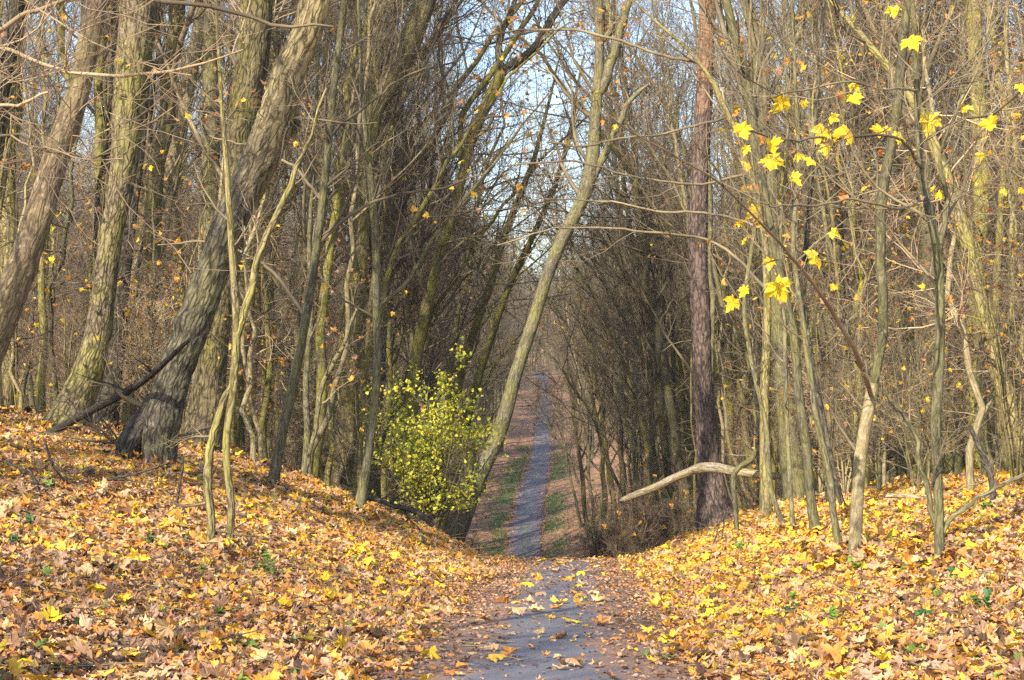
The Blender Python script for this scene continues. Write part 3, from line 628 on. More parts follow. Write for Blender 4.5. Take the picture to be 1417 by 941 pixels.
# ------------------------------------------------------------------ wood behind: prototypes copied with their parts
def proto_canopy(seed, H, r, lean, mat, twig):
    rng = np.random.default_rng(seed); K = 26
    tt = np.linspace(0, 1, K); wob = np.cumsum(rng.normal(0, .16, (K, 2)), 0) * np.linspace(.3, 1, K)[:, None]
    P = np.stack([wob[:, 0] + lean * H * tt ** 1.4, wob[:, 1], H * tt], -1); P[0, :2] = 0
    Rd = r * (1 - .82 * tt) * (1 + .5 * np.exp(-tt * H / (3 * r + .2)))
    V, q, B = relief_tube(P - np.array([0, 0, .5 * 0]), Rd, 10, .04, 5, seed, 1)
    V[:10, 2] -= .6
    trunk = mesh_from('trunk', V, [q], True, {'bark': ('FLOAT_VECTOR', B)}, [M[mat]])
    wd = Wood()
    c1, r1 = spawn(P[None], Rd[None], 24, .26, .97, (30, 60), H * .26, 10, .12, .28, .5, rng, .02, .10, .5); wd.add(c1, r1, 5)
    c2, r2 = spawn(c1, r1, 6, .2, 1, (25, 60), H * .10, 7, .15, .14, .55, rng, .009, .04, .4); wd.add(c2, r2, 3)
    c3, r3 = spawn(c2, r2, 6, .15, 1, (25, 60), H * .05, 5, .16, .08, .6, rng, .006, .015, .4); wd.add(c3, r3, 3)
    c4, r4 = spawn(c3, r3, 4, .15, 1, (25, 60), H * .024, 3, .16, .05, .7, rng, .0045, .008, .4); wd.add(c4, r4, 3)
    # a few low dead twigs on the stem
    e1, f1 = spawn(P[None], Rd[None], 8, .05, .35, (60, 95), H * .07, 6, .2, .0, .12, rng, .006, .02, .2); wd.add(e1, f1, 3)
    e2, f2 = spawn(e1, f1, 5, .2, 1, (30, 70), H * .03, 5, .2, 0, .6, rng, .004, .01, .2); wd.add(e2, f2, 3)
    return trunk, wd.mesh('crown', M[twig])

def proto_young(seed, H, r, lean, mat, twig, ang=(35, 75), bl=.20, up=.18, n=26):
    rng = np.random.default_rng(seed); K = 20
    tt = np.linspace(0, 1, K); wob = np.cumsum(rng.normal(0, .10, (K, 2)), 0)
    P = np.stack([wob[:, 0] + lean * H * tt ** 1.5, wob[:, 1], H * tt], -1); P[0, :2] = 0
    Rd = r * (1 - .85 * tt); Rd[0] *= 1.3
    V, q, B = relief_tube(P, Rd, 8, .02, 4, seed, 1); V[:8, 2] -= .5
    trunk = mesh_from('trunk', V, [q], True, {'bark': ('FLOAT_VECTOR', B)}, [M[mat]])
    wd = Wood()
    c1, r1 = spawn(P[None], Rd[None], n, .15, .98, ang, H * bl, 9, .13, up, .45, rng, .007, .03, .5); wd.add(c1, r1, 4)
    c2, r2 = spawn(c1, r1, 7, .12, 1, (25, 70), H * bl * .40, 6, .16, .06, .6, rng, .0045, .012, .4); wd.add(c2, r2, 3)
    c3, r3 = spawn(c2, r2, 5, .15, 1, (25, 65), H * bl * .19, 4, .16, .04, .65, rng, .0035, .006, .4); wd.add(c3, r3, 3)
    return trunk, wd.mesh('crown', M[twig]), c3

def proto_shrub(seed, H, nst, mat, twig, spread=25):
    rng = np.random.default_rng(seed)
    z0 = np.zeros((1, 2, 3)); z0[0, 1, 2] = .3
    st, sr = spawn(z0, np.full((1, 2), .02), nst, .0, .3, (5, spread), H, 10, .07, .10, 1.0, rng, .009, .03, .3, .2)
    st[:, 0, 2] = -.25
    wd = Wood(); wd.add(st, sr, 6); stems = wd.mesh('stem', M[mat])
    wd = Wood()
    c1, r1 = spawn(st, sr, 8, .12, 1, (30, 70), H * .30, 7, .14, .08, .6, rng, .005, .015, .4); wd.add(c1, r1, 4)
    c2, r2 = spawn(c1, r1, 6, .1, 1, (25, 65), H * .13, 5, .16, .05, .65, rng, .0035, .008, .4); wd.add(c2, r2, 3)
    c3, r3 = spawn(c2, r2, 3, .15, 1, (25, 65), H * .06, 4, .16, .03, .7, rng, .003, .005, .4); wd.add(c3, r3, 3)
    return stems, wd.mesh('crown', M[twig]), c3

def proto_pole(seed, H, r, lean, mat, twig):
    rng = np.random.default_rng(seed); K = 24
    tt = np.linspace(0, 1, K); wob = np.cumsum(rng.normal(0, .09, (K, 2)), 0)
    P = np.stack([wob[:, 0] + lean * H * tt ** 1.6, wob[:, 1], H * tt], -1); P[0, :2] = 0
    Rd = r * (1 - .8 * tt) * (1 + .35 * np.exp(-tt * H / (3 * r + .15)))
    V, q, B = relief_tube(P, Rd, 9, .03, 4, seed, 2); V[:9, 2] -= .6
    trunk = mesh_from('trunk', V, [q], True, {'bark': ('FLOAT_VECTOR', B)}, [M[mat]])
    wd = Wood()
    c1, r1 = spawn(P[None], Rd[None], 9, .1, .5, (50, 90), H * .07, 6, .2, .05, .25, rng, .005, .015, .3); wd.add(c1, r1, 3)
    c2, r2 = spawn(c1, r1, 4, .2, 1, (25, 70), H * .03, 5, .2, .04, .6, rng, .0035, .008, .3); wd.add(c2, r2, 3)
    c1, r1 = spawn(P[None], Rd[None], 14, .5, .98, (30, 60), H * .2, 8, .12, .25, .5, rng, .01, .04, .5); wd.add(c1, r1, 4)
    c2, r2 = spawn(c1, r1, 6, .2, 1, (25, 60), H * .08, 6, .15, .1, .6, rng, .006, .02, .4); wd.add(c2, r2, 3)
    c3, r3 = spawn(c2, r2, 5, .15, 1, (25, 60), H * .035, 4, .16, .05, .6, rng, .004, .01, .4); wd.add(c3, r3, 3)
    return trunk, wd.mesh('crown', M[twig])
def proto_arch(seed, H, r, reach, mat, twig):
    rng = np.random.default_rng(seed); K = 26
    tt = np.linspace(0, 1, K); wob = np.cumsum(rng.normal(0, .08, (K, 2)), 0)
    P = np.stack([wob[:, 0] + reach * tt ** 2.0, wob[:, 1], H * (tt - .12 * tt ** 3)], -1); P[0, :2] = 0
    Rd = r * (1 - .8 * tt) * (1 + .35 * np.exp(-tt * H / (3 * r + .15)))
    V, q, B = relief_tube(P, Rd, 10, .04, 5, seed, 2); V[:10, 2] -= .6
    trunk = mesh_from('trunk', V, [q], True, {'bark': ('FLOAT_VECTOR', B)}, [M[mat]])
    wd = Wood()
    c1, r1 = spawn(P[None], Rd[None], 17, .42, .98, (35, 75), H * .30, 10, .13, .12, .5, rng, .012, .06, .4); wd.add(c1, r1, 4)
    c2, r2 = spawn(c1, r1, 7, .15, 1, (25, 65), H * .12, 7, .16, .08, .6, rng, .007, .03, .4); wd.add(c2, r2, 3)
    c3, r3 = spawn(c2, r2, 5, .15, 1, (25, 60), H * .055, 5, .16, .05, .6, rng, .0045, .012, .4); wd.add(c3, r3, 3)
    lf = foliage_from(c3, rng, 160, (.06, .13), [YEL, GOLD, ORA, BRN, PINK], [1, 2, 4, 4, 3], 'foliage', 'mid', 'leaf')
    return trunk, wd.mesh('crown', M[twig]), lf
arches = [proto_arch(171, 15, .12, 6.5, 'mossy', 'twig'), proto_arch(172, 17, .14, 5.0, 'maple', 'twig'), proto_arch(173, 13, .09, 6.0, 'grey', 'twig_red')]
poles = [proto_pole(151, 16, .075, .03, 'grey', 'twig'), proto_pole(152, 14, .06, .10, 'maple', 'twig'), proto_pole(153, 17, .09, -.05, 'mossy', 'twig'), proto_pole(154, 15, .065, .06, 'oak_dark', 'twig'), proto_pole(155, 13, .055, .13, 'smooth', 'twig')]
canopy = [proto_canopy(101, 22, .20, .04, 'maple', 'twig'), proto_canopy(102, 24, .24, -.06, 'grey', 'twig'), proto_canopy(103, 20, .15, .10, 'mossy', 'twig'),
          proto_canopy(104, 23, .18, .0, 'oak', 'twig_red'), proto_canopy(105, 19, .13, .14, 'smooth', 'twig'), proto_canopy(106, 21, .16, -.03, 'grey', 'twig_red')]
rngf = np.random.default_rng(77)
young = []
for i, (H, r, ln, mt, tw, an, bl, up) in enumerate([(11, .065, .05, 'grey', 'twig', (35, 75), .2, .18), (13, .08, .12, 'maple', 'twig', (40, 80), .2, .15), (9, .05, -.06, 'smooth', 'twig_pale', (50, 85), .26, .06), (12, .07, .02, 'mossy', 'twig_red', (35, 75), .2, .18),
                                                      (7.5, .045, .12, 'grey', 'twig', (60, 95), .36, .03), (6, .04, -.1, 'maple', 'twig_red', (60, 95), .42, .02)]):
    a, b, tips = proto_young(201 + i, H, r, ln, mt, tw, an, bl, up)
    lf = foliage_from(tips, rngf, 150, (.05, .12), [YEL, GOLD, ORA, BRN], [3, 3, 4, 4], 'foliage', 'mid', 'leaf')
    young.append((a, b, lf))
shrub = []
for i, (H, ns, mt, tw, nl) in enumerate([(3.6, 6, 'grey', 'twig', 40), (2.6, 9, 'smooth', 'twig_pale', 60), (4.5, 5, 'maple', 'twig_red', 50), (1.8, 12, 'grey', 'twig_red', 30)]):
    a, b, tips = proto_shrub(301 + i, H, ns, mt, tw)
    lf = foliage_from(tips, rngf, nl, (.05, .11), [YEL, GOLD, ORA, BRN], [4, 3, 3, 3], 'foliage', 'mid', 'leaf')
    shrub.append((a, b, lf))

def place(name, parts, names, x, y, rz, sc, label, cat, group, tilt=(0, 0)):
    root = empty(name, (x, y, float(ground(x, y)))); tag(root, label, cat, group)
    root.rotation_mode = 'ZXY'; root.rotation_euler = (tilt[0], tilt[1], rz); root.scale = (sc, sc, sc * random.uniform(.92, 1.1))
    for me, nm in zip(parts, names):
        o = obj(nm, me, root)
        if nm == 'foliage': o['kind'] = 'stuff'
    return root

def blocked(x, y):
    """keeps fillers from standing right in front of the traced trees"""
    p = CX + x / y * F
    return (y < 28 and -60 < p < 460) or (y < 38 and 935 < p < 1015) or (y < 36 and 480 < p < 880) or (y < 24 and p > 1000)
def scatter(n, ymin, ymax, mind, seed, wide=.33, corridor=2.6, power=1.0, side=0):
    rng = np.random.default_rng(seed); pts = []
    tries = 0
    while len(pts) < n and tries < n * 60:
        tries += 1
        y = ymin + (ymax - ymin) * rng.random() ** power
        x = rng.uniform(-1, 1) * (wide * y + 2)
        if side and (x - float(pathx(y))) * side < 0: continue
        if blocked(x, y) or abs(x - float(pathx(y))) < HALF + corridor: continue
        if any((x - a) ** 2 + (y - b) ** 2 < mind ** 2 for a, b in pts): continue
        pts.append((x, y))
    return pts

def lean_to_path(x, y, amt):
    dx = float(pathx(y)) - x
    w_ = math.exp(-abs(dx) / 8)
    return (random.gauss(0, .03), max(-.32, min(.32, math.copysign(amt * w_, dx) + random.gauss(0, .04))))

MARKS = [(60, 'the reddish-patched trunk'), (150, 'the furrowed grey-green trunk'), (290, 'the massive leaning oak'), (330, 'the three-stemmed young tree'), (415, 'the slim leaning pole'), (505, 'the pole beside the shrub'), (600, 'the yellow-green shrub'), (700, 'the arching tree'),
         (900, 'the tip of the fallen log'), (975, 'the reddish pine'), (1060, 'the bowed sapling'), (1115, 'the brown-footed pole'), (1195, 'the pale smooth trunk'), (1298, 'the forked maple'), (1370, 'the bright mossy trunk')]
def spot_words(x, y):
    px = CX + x / y * F
    if px < -20 or px > 1440: return 'beside the view at the edge of the wood'
    mk = min(MARKS, key=lambda m: abs(m[0] - px))[1]
    return ('close behind ' if y < 40 else 'behind ' if y < 65 else 'far behind ') + mk

LAB_C = ['tall olive-barked bare tree', 'tall grey bare tree', 'tall mossy yellow-green bare tree', 'tall rough brown bare tree', 'tall slim tan bare tree', 'tall grey bare tree with reddish twigs']
LAB_Y = ['young grey tree', 'young olive-barked tree', 'young pale tan tree', 'young mossy tree', 'spreading grey sapling', 'spreading reddish-twigged sapling']
LAB_S = ['tall grey-stemmed shrub', 'pale many-stemmed shrub', 'tall brown-stemmed shrub', 'low dense twiggy shrub']
for (x, y) in scatter(160, 33, 120, 2.3, 501, corridor=3.0, power=1.15):
    i = random.randrange(6); lb = LAB_C[i] + ' ' + spot_words(x, y)
    place('tall_tree', canopy[i], ('trunk', 'crown'), x, y, random.uniform(0, 6.28), random.uniform(.75, 1.1), lb, 'tree', lb, lean_to_path(x, y, .13))
for (x, y) in scatter(100, 105, 400, 2.0, 502, wide=.03, corridor=2.6, power=1.2):
    i = random.randrange(6); lb = LAB_C[i] + (' on the left' if x < float(pathx(y)) else ' on the right') + ' verge of the climbing far path'
    place('tall_tree', canopy[i], ('trunk', 'crown'), x, y, random.uniform(0, 6.28), random.uniform(.6, .85), lb, 'tree', lb, lean_to_path(x, y, .10))
for (dx, y, i) in [(-4.6, 52, 4), (4.8, 56, 1), (-5.2, 60, 2), (5.4, 63, 5), (-4.4, 68, 0), (4.6, 71, 4), (5.8, 77, 0), (-5.2, 78, 4), (4.4, 84, 2), (-4.4, 88, 5), (-5.2, 94, 1), (4.6, 96, 4), (-4.6, 102, 2), (4.4, 106, 0), (5.0, 49, 4), (-5.6, 50, 0), (6.2, 67, 2), (-6.0, 72, 5)]:
    x = float(pathx(y)) + dx; lb = LAB_C[i] + ' leaning over the path in the dip, ' + ('shrub side' if dx < 0 else 'pine side')
    place('tall_tree', canopy[i], ('trunk', 'crown'), x, y, random.uniform(0, 6.28), random.uniform(.8, 1.05), lb, 'tree', lb, (random.gauss(0, .03), math.copysign(random.uniform(.03, .13), -dx)))
for (x, y) in [(-13, 6), (-9, 14), (-17, 14), (-8, -4), (-15, -8), (-22, 20), (9, -8), (-11, 29), (9, 20), (11, 12), (-10, -16), (-4, -13), (-19, -2), (-13, -24), (-20, -16)]:
    i = random.randrange(6); lb = LAB_C[i] + ' standing outside the view beside the near path'
    place('tall_tree', canopy[i], ('trunk', 'crown'), x, y, random.uniform(0, 6.28), random.uniform(.8, 1.0), lb, 'tree', lb)
for (x, y) in [(-7, 8), (-6.5, 3), (-5, -6), (-8, 18), (-9.5, 25), (7.5, 16), (8, 24), (-3, -9), (4, -7)]:
    i = random.choice([0, 1, 4, 5]); lb = LAB_Y[i] + ' standing outside the view beside the near path'
    place('young_tree', young[i], ('trunk', 'crown', 'foliage'), x, y, random.uniform(0, 6.28), random.uniform(.8, 1.1), lb, 'young tree', lb)
TALL_ARCH = [(-6.6, 55, 1), (6.8, 58, 0), (-7.2, 63, 0), (7.0, 68, 1), (-6.8, 80, 1), (7.0, 84, 2)]
LAB_A = ['mossy yellow-green arching tree', 'olive arching tree', 'grey arching tree']
for k, (dx, y, i) in enumerate([(-5.0, 43, 0), (5.6, 44, 2), (-6.2, 47, 1), (-4.6, 51, 0), (6.4, 52, 1), (-5.6, 57, 2), (5.2, 59, 2), (-4.8, 64, 0), (5.0, 68, 1), (-6.4, 70, 1), (4.6, 77, 2), (-4.6, 80, 0), (5.2, 90, 1), (-5.0, 92, 1), (-4.2, 108, 0), (4.6, 110, 2)] + TALL_ARCH):
    x = float(pathx(y)) + dx; lb = LAB_A[i] + ' bending over the path ' + ('just beyond the brow, ' if y < 60 else 'down in the dip, ' if y < 115 else 'on the far climb, ') + ('shrub side' if dx < 0 else 'pine side')
    place('arching_tree', arches[i], ('trunk', 'crown', 'foliage'), x, y, (0 if dx < 0 else math.pi) + random.gauss(0, .25), random.uniform(1.4, 1.7) if abs(dx) > 6.5 or k >= 16 else random.uniform(.85, 1.15), lb, 'tree', lb)
LAB_P = ['slim grey pole tree', 'slim olive pole tree', 'slim mossy pole tree', 'slim dark pole tree', 'slim tan pole tree']
for (x, y) in scatter(105, 30, 100, 1.2, 507, corridor=3.2, power=1.3) + scatter(60, 36, 95, 1.2, 508, corridor=3.0, power=1.2, side=1, wide=.22):
    i = random.randrange(5); lb = LAB_P[i] + ' ' + spot_words(x, y)
    place('slim_tree', poles[i], ('trunk', 'crown'), x, y, random.uniform(0, 6.28), random.uniform(.75, 1.2), lb, 'tree', lb, lean_to_path(x, y, .17))
for (x, y) in scatter(200, 23, 105, 1.3, 503, corridor=4.0, power=1.35):
    if y < 29 and abs(x) < 5.5: continue
    i = random.choice([0, 1, 2, 3, 4, 4, 5, 5]); lb = LAB_Y[i] + ' with withered leaves ' + spot_words(x, y)
    place('young_tree', young[i], ('trunk', 'crown', 'foliage'), x, y, random.uniform(0, 6.28), random.uniform(.7, 1.15), lb, 'young tree', lb, lean_to_path(x, y, .16))
for (x, y) in scatter(150, 24, 100, 1.1, 504, corridor=3.2, power=1.3):
    if y < 29 and abs(x) < 5: continue
    i = random.randrange(4); lb = LAB_S[i] + ' with few leaves ' + spot_words(x, y)
    place('forest_shrub', shrub[i], ('stem', 'crown', 'foliage'), x, y, random.uniform(0, 6.28), random.uniform(.8, 1.3), lb, 'shrub', lb)

# ------------------------------------------------------------------ far wood: reads as one mass
def far_wood(name, pts, protos, label):
    V = np.array([(x, y, float(ground(x, y)) - .2) for x, y in pts])
    me = bpy.data.meshes.new(name); me.vertices.add(len(V)); me.vertices.foreach_set('co', V.astype(np.float32).ravel()); me.update()
    o = obj(name, me); tag(o, label, 'wood', None, 'stuff')
    ng = bpy.data.node_groups.new(name, 'GeometryNodeTree')
    ng.interface.new_socket('Geometry', in_out='INPUT', socket_type='NodeSocketGeometry'); ng.interface.new_socket('Geometry', in_out='OUTPUT', socket_type='NodeSocketGeometry')
    N = ng.nodes.new; L = ng.links.new
    gi, go, jn = N('NodeGroupInput'), N('NodeGroupOutput'), N('GeometryNodeJoinGeometry')
    mp = N('GeometryNodeMeshToPoints'); L(gi.outputs[0], mp.inputs[0])
    for ob in protos:
        oi = N('GeometryNodeObjectInfo'); oi.inputs['Object'].default_value = ob; oi.transform_space = 'ORIGINAL'
        gt = N('GeometryNodeGeometryToInstance'); L(oi.outputs['Geometry'], gt.inputs[0]); L(gt.outputs[0], jn.inputs[0])
    ip = N('GeometryNodeInstanceOnPoints'); L(mp.outputs[0], ip.inputs['Points']); L(jn.outputs[0], ip.inputs['Instance']); ip.inputs['Pick Instance'].default_value = True
    ri = N('FunctionNodeRandomValue'); ri.data_type = 'INT'; ri.inputs[4].default_value = 0; ri.inputs[5].default_value = len(protos) - 1; L(ri.outputs[2], ip.inputs['Instance Index'])
    rr = N('FunctionNodeRandomValue'); rr.data_type = 'FLOAT_VECTOR'; rr.inputs[0].default_value = (-.06, -.06, 0); rr.inputs[1].default_value = (.06, .06, 6.28); rr.inputs['Seed'].default_value = 3
    L(rr.outputs[0], ip.inputs['Rotation'])
    rs = N('FunctionNodeRandomValue'); rs.data_type = 'FLOAT'; rs.inputs[2].default_value = .75; rs.inputs[3].default_value = 1.1; rs.inputs['Seed'].default_value = 5; L(rs.outputs[1], ip.inputs['Scale'])
    L(ip.outputs[0], go.inputs[0])
    md = o.modifiers.new('wood', 'NODES'); md.node_group = ng
    return o
joined = {}
def joined_object(i, parts):
    pass
def tree_mesh(i):
    """trunk and crown of one prototype in a single mesh for the far mass"""
    a, b = canopy[i][:2]
    def arr(me):
        n = len(me.vertices); v = np.empty(n * 3, np.float32); me.vertices.foreach_get('co', v)
        f = np.empty(len(me.loops), np.int32); me.loops.foreach_get('vertex_index', f)
        at_ = np.empty(n * 3, np.float32); me.attributes['bark'].data.foreach_get('vector', at_)
        return v.reshape(-1, 3), f.reshape(-1, 4), at_.reshape(-1, 3)
    va, fa, ba = arr(a); vb, fb, bb = arr(b)
    me = mesh_from('wood_tree', np.concatenate([va, vb]), [np.concatenate([fa, fb + len(va)])], True, {'bark': ('FLOAT_VECTOR', np.concatenate([ba, bb]))}, [M['grey'], M['twig']])
    mi = np.concatenate([np.zeros(len(fa), np.int32), np.ones(len(fb), np.int32)]); me.polygons.foreach_set('material_index', mi)
    return me
far_pts = scatter(520, 105, 430, 2.0, 505, wide=.30, corridor=6, power=1.4) + scatter(130, 120, 400, 1.5, 506, wide=.035, corridor=3.8) + [(random.uniform(-22, 34), random.uniform(402, 470)) for _ in range(150)] + [(random.uniform(-60, 72), random.uniform(455, 570)) for _ in range(260)]
src = []
for i in range(2):
    x, y = far_pts.pop()
    o = obj('tall_tree', tree_mesh(i * 3)); o.location = (x, y, float(ground(x, y)))
    lb = 'bare tree deep in the far wood'; tag(o, lb, 'tree', lb); src.append(o)
far_wood('far_wood', far_pts, src, 'dense mass of bare trees far behind in the wood')

# ------------------------------------------------------------------ the yellow-green shrub
def yellow_shrub():
    d = 33.0; b = at(598, 735, d); rng = np.random.default_rng(61)
    gz = float(ground(b[0], b[1])); root = empty('yellow_shrub', (b[0], b[1], gz))
    tag(root, 'broad shrub dense with small yellow-green leaves below the arching tree', 'shrub')
    top = at(607, 505, d)[2] - gz
    z0 = np.zeros((1, 2, 3)); z0[0, 1, 2] = .3
    st, sr = spawn(z0, np.full((1, 2), .025), 34, 0, .3, (4, 42), top * .88, 10, .07, .07, 1.0, rng, .01, .022, .2, .2); st[:, 0, 2] = -.6
    wd = Wood(); wd.add(st, sr, 6); obj('stem', wd.mesh('stem', M['grey']), root)
    wd = Wood()
    c1, r1 = spawn(st, sr, 10, .12, 1, (30, 80), .8, 7, .14, .02, .6, rng, .005, .012, .3); wd.add(c1, r1, 4)
    c2, r2 = spawn(c1, r1, 7, .15, 1, (25, 70), .34, 5, .16, .02, .6, rng, .003, .006, .3); wd.add(c2, r2, 3)
    obj('crown', wd.mesh('crown', M['twig']), root)
    pts = c2[:, 1:].reshape(-1, 3)
    cl = vnoise(pts[:, 0] * 2.2, pts[:, 2] * 2.2 + pts[:, 1], seed=8)
    keep = (np.abs(pts[:, 0] - .05) < 1.3 + rng.normal(0, .12, len(pts))) & (cl > .25) & (pts[:, 2] > top * .14) & (rng.random(len(pts)) < np.clip(pts[:, 2] / top * 1.5, .5, 1))
    pts = pts[keep] + rng.normal(0, .03, (keep.sum(), 3))
    n = min(len(pts), 15000); pts = pts[rng.choice(len(pts), n, replace=n > len(pts))]
    nr = unit(rng.normal(size=(n, 3)) * .8 + np.array([-.3, -.5, .7]))
    V, Fc, cv = leaves_mesh_arrays('low', pts, rng.uniform(.04, .09, n), nr, rng, pick(rng, n, [np.array((.64, .62, .06)), np.array((.44, .50, .06)), np.array((.70, .58, .08)), np.array((.22, .30, .05))], [4, 3.5, 1.5, 1.5]), .35)
    o = obj('foliage', mesh_from('foliage', V, [Fc], False, {'tint': ('FLOAT_COLOR', cv)}, [M['shrubleaf']]), root); o['kind'] = 'stuff'
yellow_shrub()

# ------------------------------------------------------------------ fallen log, dead branches
def log(name, label, px, d, mat, cat, sides=18, d_top=None, twigs=0, seed=1, rings=60, depth=.04, splinter=True):
    A = np.array([np.append(at(x, y, dd), w_ / 2 * dd / F) for (x, y, w_), dd in zip(px, np.linspace(d, d_top or d, len(px)))])
    C = catmull(A, rings); root = empty(name, A[len(A) // 2][:3]); o3 = np.array(root.location); tag(root, label, cat)
    V, q, B = relief_tube(C[:, :3] - o3, np.maximum(C[:, 3], .003), sides, depth, 9, seed, 1)
    rng = np.random.default_rng(seed)
    caps = [np.arange(sides)[::-1][None, :], (np.arange(sides) + (rings - 1) * sides)[None, :]]
    if splinter and len(V) > sides * 4:
        t = unit(C[0, :3] - C[2, :3]); V[:sides] += t * rng.uniform(0, C[0, 3] * 1.2, (sides, 1))
    obj('stem', mesh_from('stem', V, [q] + caps, True, {'bark': ('FLOAT_VECTOR', B)}, [M[mat]]), root)
    if twigs:
        wd = Wood(); c1, r1 = spawn((C[:, :3] - o3)[None], C[:, 3][None], twigs, .2, 1, (30, 80), .7, 7, .16, .06, .45, rng, .004, .02, .3); wd.add(c1, r1, 5)
        c2, r2 = spawn(c1, r1, 3, .3, 1, (30, 70), .35, 5, .16, .04, .6, rng, .003, .01, .3); wd.add(c2, r2, 4)
        o = obj('twigs', wd.mesh('twigs', M['twig'] if mat != 'black' else M['black']), root); o['kind'] = 'stuff'
    return root
log('fallen_log', 'pale barkless fallen log jutting over the path in front of the pine', [(862, 692, 8), (882, 684, 10), (905, 675, 11), (930, 663, 12), (952, 654, 12.5), (968, 648, 14), (990, 647, 14), (1015, 652, 12), (1040, 655, 12), (1072, 659, 11)], 29.5, 'dead', 'log', seed=71, d_top=27.5)
log('propped_stick', 'thin upright stick propping the pale fallen log', [(1020, 738, 7), (1017, 700, 7), (1015, 662, 8), (1022, 648, 8), (1040, 635, 9), (1046, 622, 6)], 27.3, 'grey', 'stick', sides=10, seed=72)
dA = hit(62, 603)
log('dead_branch', 'dark fallen branch leaning up against the massive leaning oak', [(58, 606, 12), (90, 588, 12), (130, 566, 11), (170, 545, 11), (205, 522, 10), (235, 495, 8), (262, 470, 5)], dA, 'black', 'branch', sides=12, seed=73, d_top=hit(212, 655) - .9, twigs=5)
dB = hit(530, 716)
log('dead_branch', 'dark forked dead branch lying on the bank edge below the shrub', [(468, 706, 10), (482, 690, 13), (510, 689, 8), (545, 700, 7), (575, 708, 8), (600, 728, 6)], dB, 'black', 'branch', sides=12, seed=74, twigs=7)
log('dead_branch', 'curved brown fallen branch on the leaves behind the forked maple', [(1228, 686, 6), (1250, 686, 7), (1285, 690, 7), (1320, 685, 6), (1350, 692, 5)], hit(1285, 695), 'dead', 'branch', sides=10, seed=75, twigs=3)
log('dead_branch', 'short dark branch lying on yellow leaves under the fallen log', [(968, 765, 5), (990, 752, 6), (1012, 744, 6), (1032, 738, 5)], hit(1000, 752), 'black', 'branch', sides=10, seed=76, twigs=3)
log('rotten_stake', 'charred dark stake standing crooked beside the leaning grey tree', [(1374, 700, 9), (1372, 665, 9), (1360, 630, 9), (1350, 608, 8), (1342, 590, 6)], hit(1374, 698), 'black', 'stake', sides=10, seed=77)
log('dead_branch', 'grey bent dead branch arching up before the mossy trunk', [(1340, 650, 6), (1342, 620, 7), (1350, 595, 7), (1362, 570, 6), (1374, 553, 4)], 27, 'dead', 'branch', sides=10, seed=78)
for k, (lab, px) in enumerate([('thin dark fallen twig on the leaves below the pale leaning trunk', [(10, 640, 4), (40, 655, 4), (62, 680, 4), (82, 702, 4), (95, 720, 3)]),
                               ('long thin fallen twig lying across leaves left of the young three-stemmed tree', [(5, 700, 3), (70, 682, 4), (130, 668, 4), (190, 655, 3), (235, 640, 3)]),
                               ('dark twig slanting out of the leaves between the furrowed trunk and the oak foot', [(62, 610, 4), (72, 640, 4), (90, 668, 4), (96, 690, 3)])]):
    mx, my, _ = px[len(px) // 2]
    log('fallen_twig', lab, px, hit(mx, my) - .15, 'black', 'twig', sides=8, seed=80 + k, twigs=6)
log('dead_stick', 'short dark stick standing upright in leaves before the oak foot', [(243, 705, 5), (248, 675, 4), (253, 645, 3), (251, 628, 2)], hit(243, 705), 'black', 'stick', sides=8, seed=86)

# ------------------------------------------------------------------ leaf litter
def cover(x, y):
    """how much of the ground is under leaves"""
    s = np.abs(x - pathx(y)) - HALF
    edge = vnoise(x * 1.3, y * 1.3, seed=51)
    return np.clip((s + .30 + .45 * (edge - .5)) / .6, 0, 1) + .012
def litter_cols(rng, x, y):
    n = len(x)
    fresh = vnoise(x * .45, y * .45, seed=53) * .5 + vnoise(x * 1.3, y * 1.3, seed=54) * .3 - .08
    fresh += np.clip((y - 15) / 10, -.28, .30) + np.where(x > pathx(y), .06, 0)
    A = np.where((x > pathx(y))[:, None], pick(rng, n, [YEL, GOLD, ORA, TAN, PINK], [2.4, 4.6, 1.8, 2.6, .6]), pick(rng, n, [YEL, GOLD, ORA, TAN, PINK], [1.2, 3.2, 3.2, 3.4, 1.6]))
    B = pick(rng, n, [ORA, TAN, PINK, BRN, DRK, GOLD, GRN], [2.8, 2.6, 2.8, 2.8, 1.5, 1.0, .3])
    return np.where((rng.random(n) < np.clip(fresh, .06, .92))[:, None], A, B)
def ground_n(x, y, e=.15):
    return unit(np.stack([-(ground(x + e, y) - ground(x - e, y)) / (2 * e), -(ground(x, y + e) - ground(x, y - e)) / (2 * e), np.ones_like(x)], -1))
def litter(n, y0, y1, kind, size, seed, tilt=.35, lift=.05):
    rng = np.random.default_rng(seed)
    y = np.sqrt(rng.uniform(y0 ** 2, y1 ** 2, n)); x = rng.uniform(-1, 1, n) * (.31 * y + 1.0)
    k = rng.random(n) < cover(x, y); x, y = x[k], y[k]; n = len(x)
    s = np.abs(x - pathx(y)) - HALF
    on = np.clip((s + .4) / .5, 0, 1)
    z = np.where(s < 0, pathz(y) + .03, ground(x, y)) + rng.uniform(.005, lift, n) * (.25 + .75 * on)
    nr = unit(ground_n(x, y) + rng.normal(0, tilt, (n, 3)) * (.3 + .7 * on)[:, None])
    return leaves_mesh_arrays(kind, np.stack([x, y, z], -1), rng.uniform(size[0], size[1], n), nr, rng, litter_cols(rng, x, y), .42)
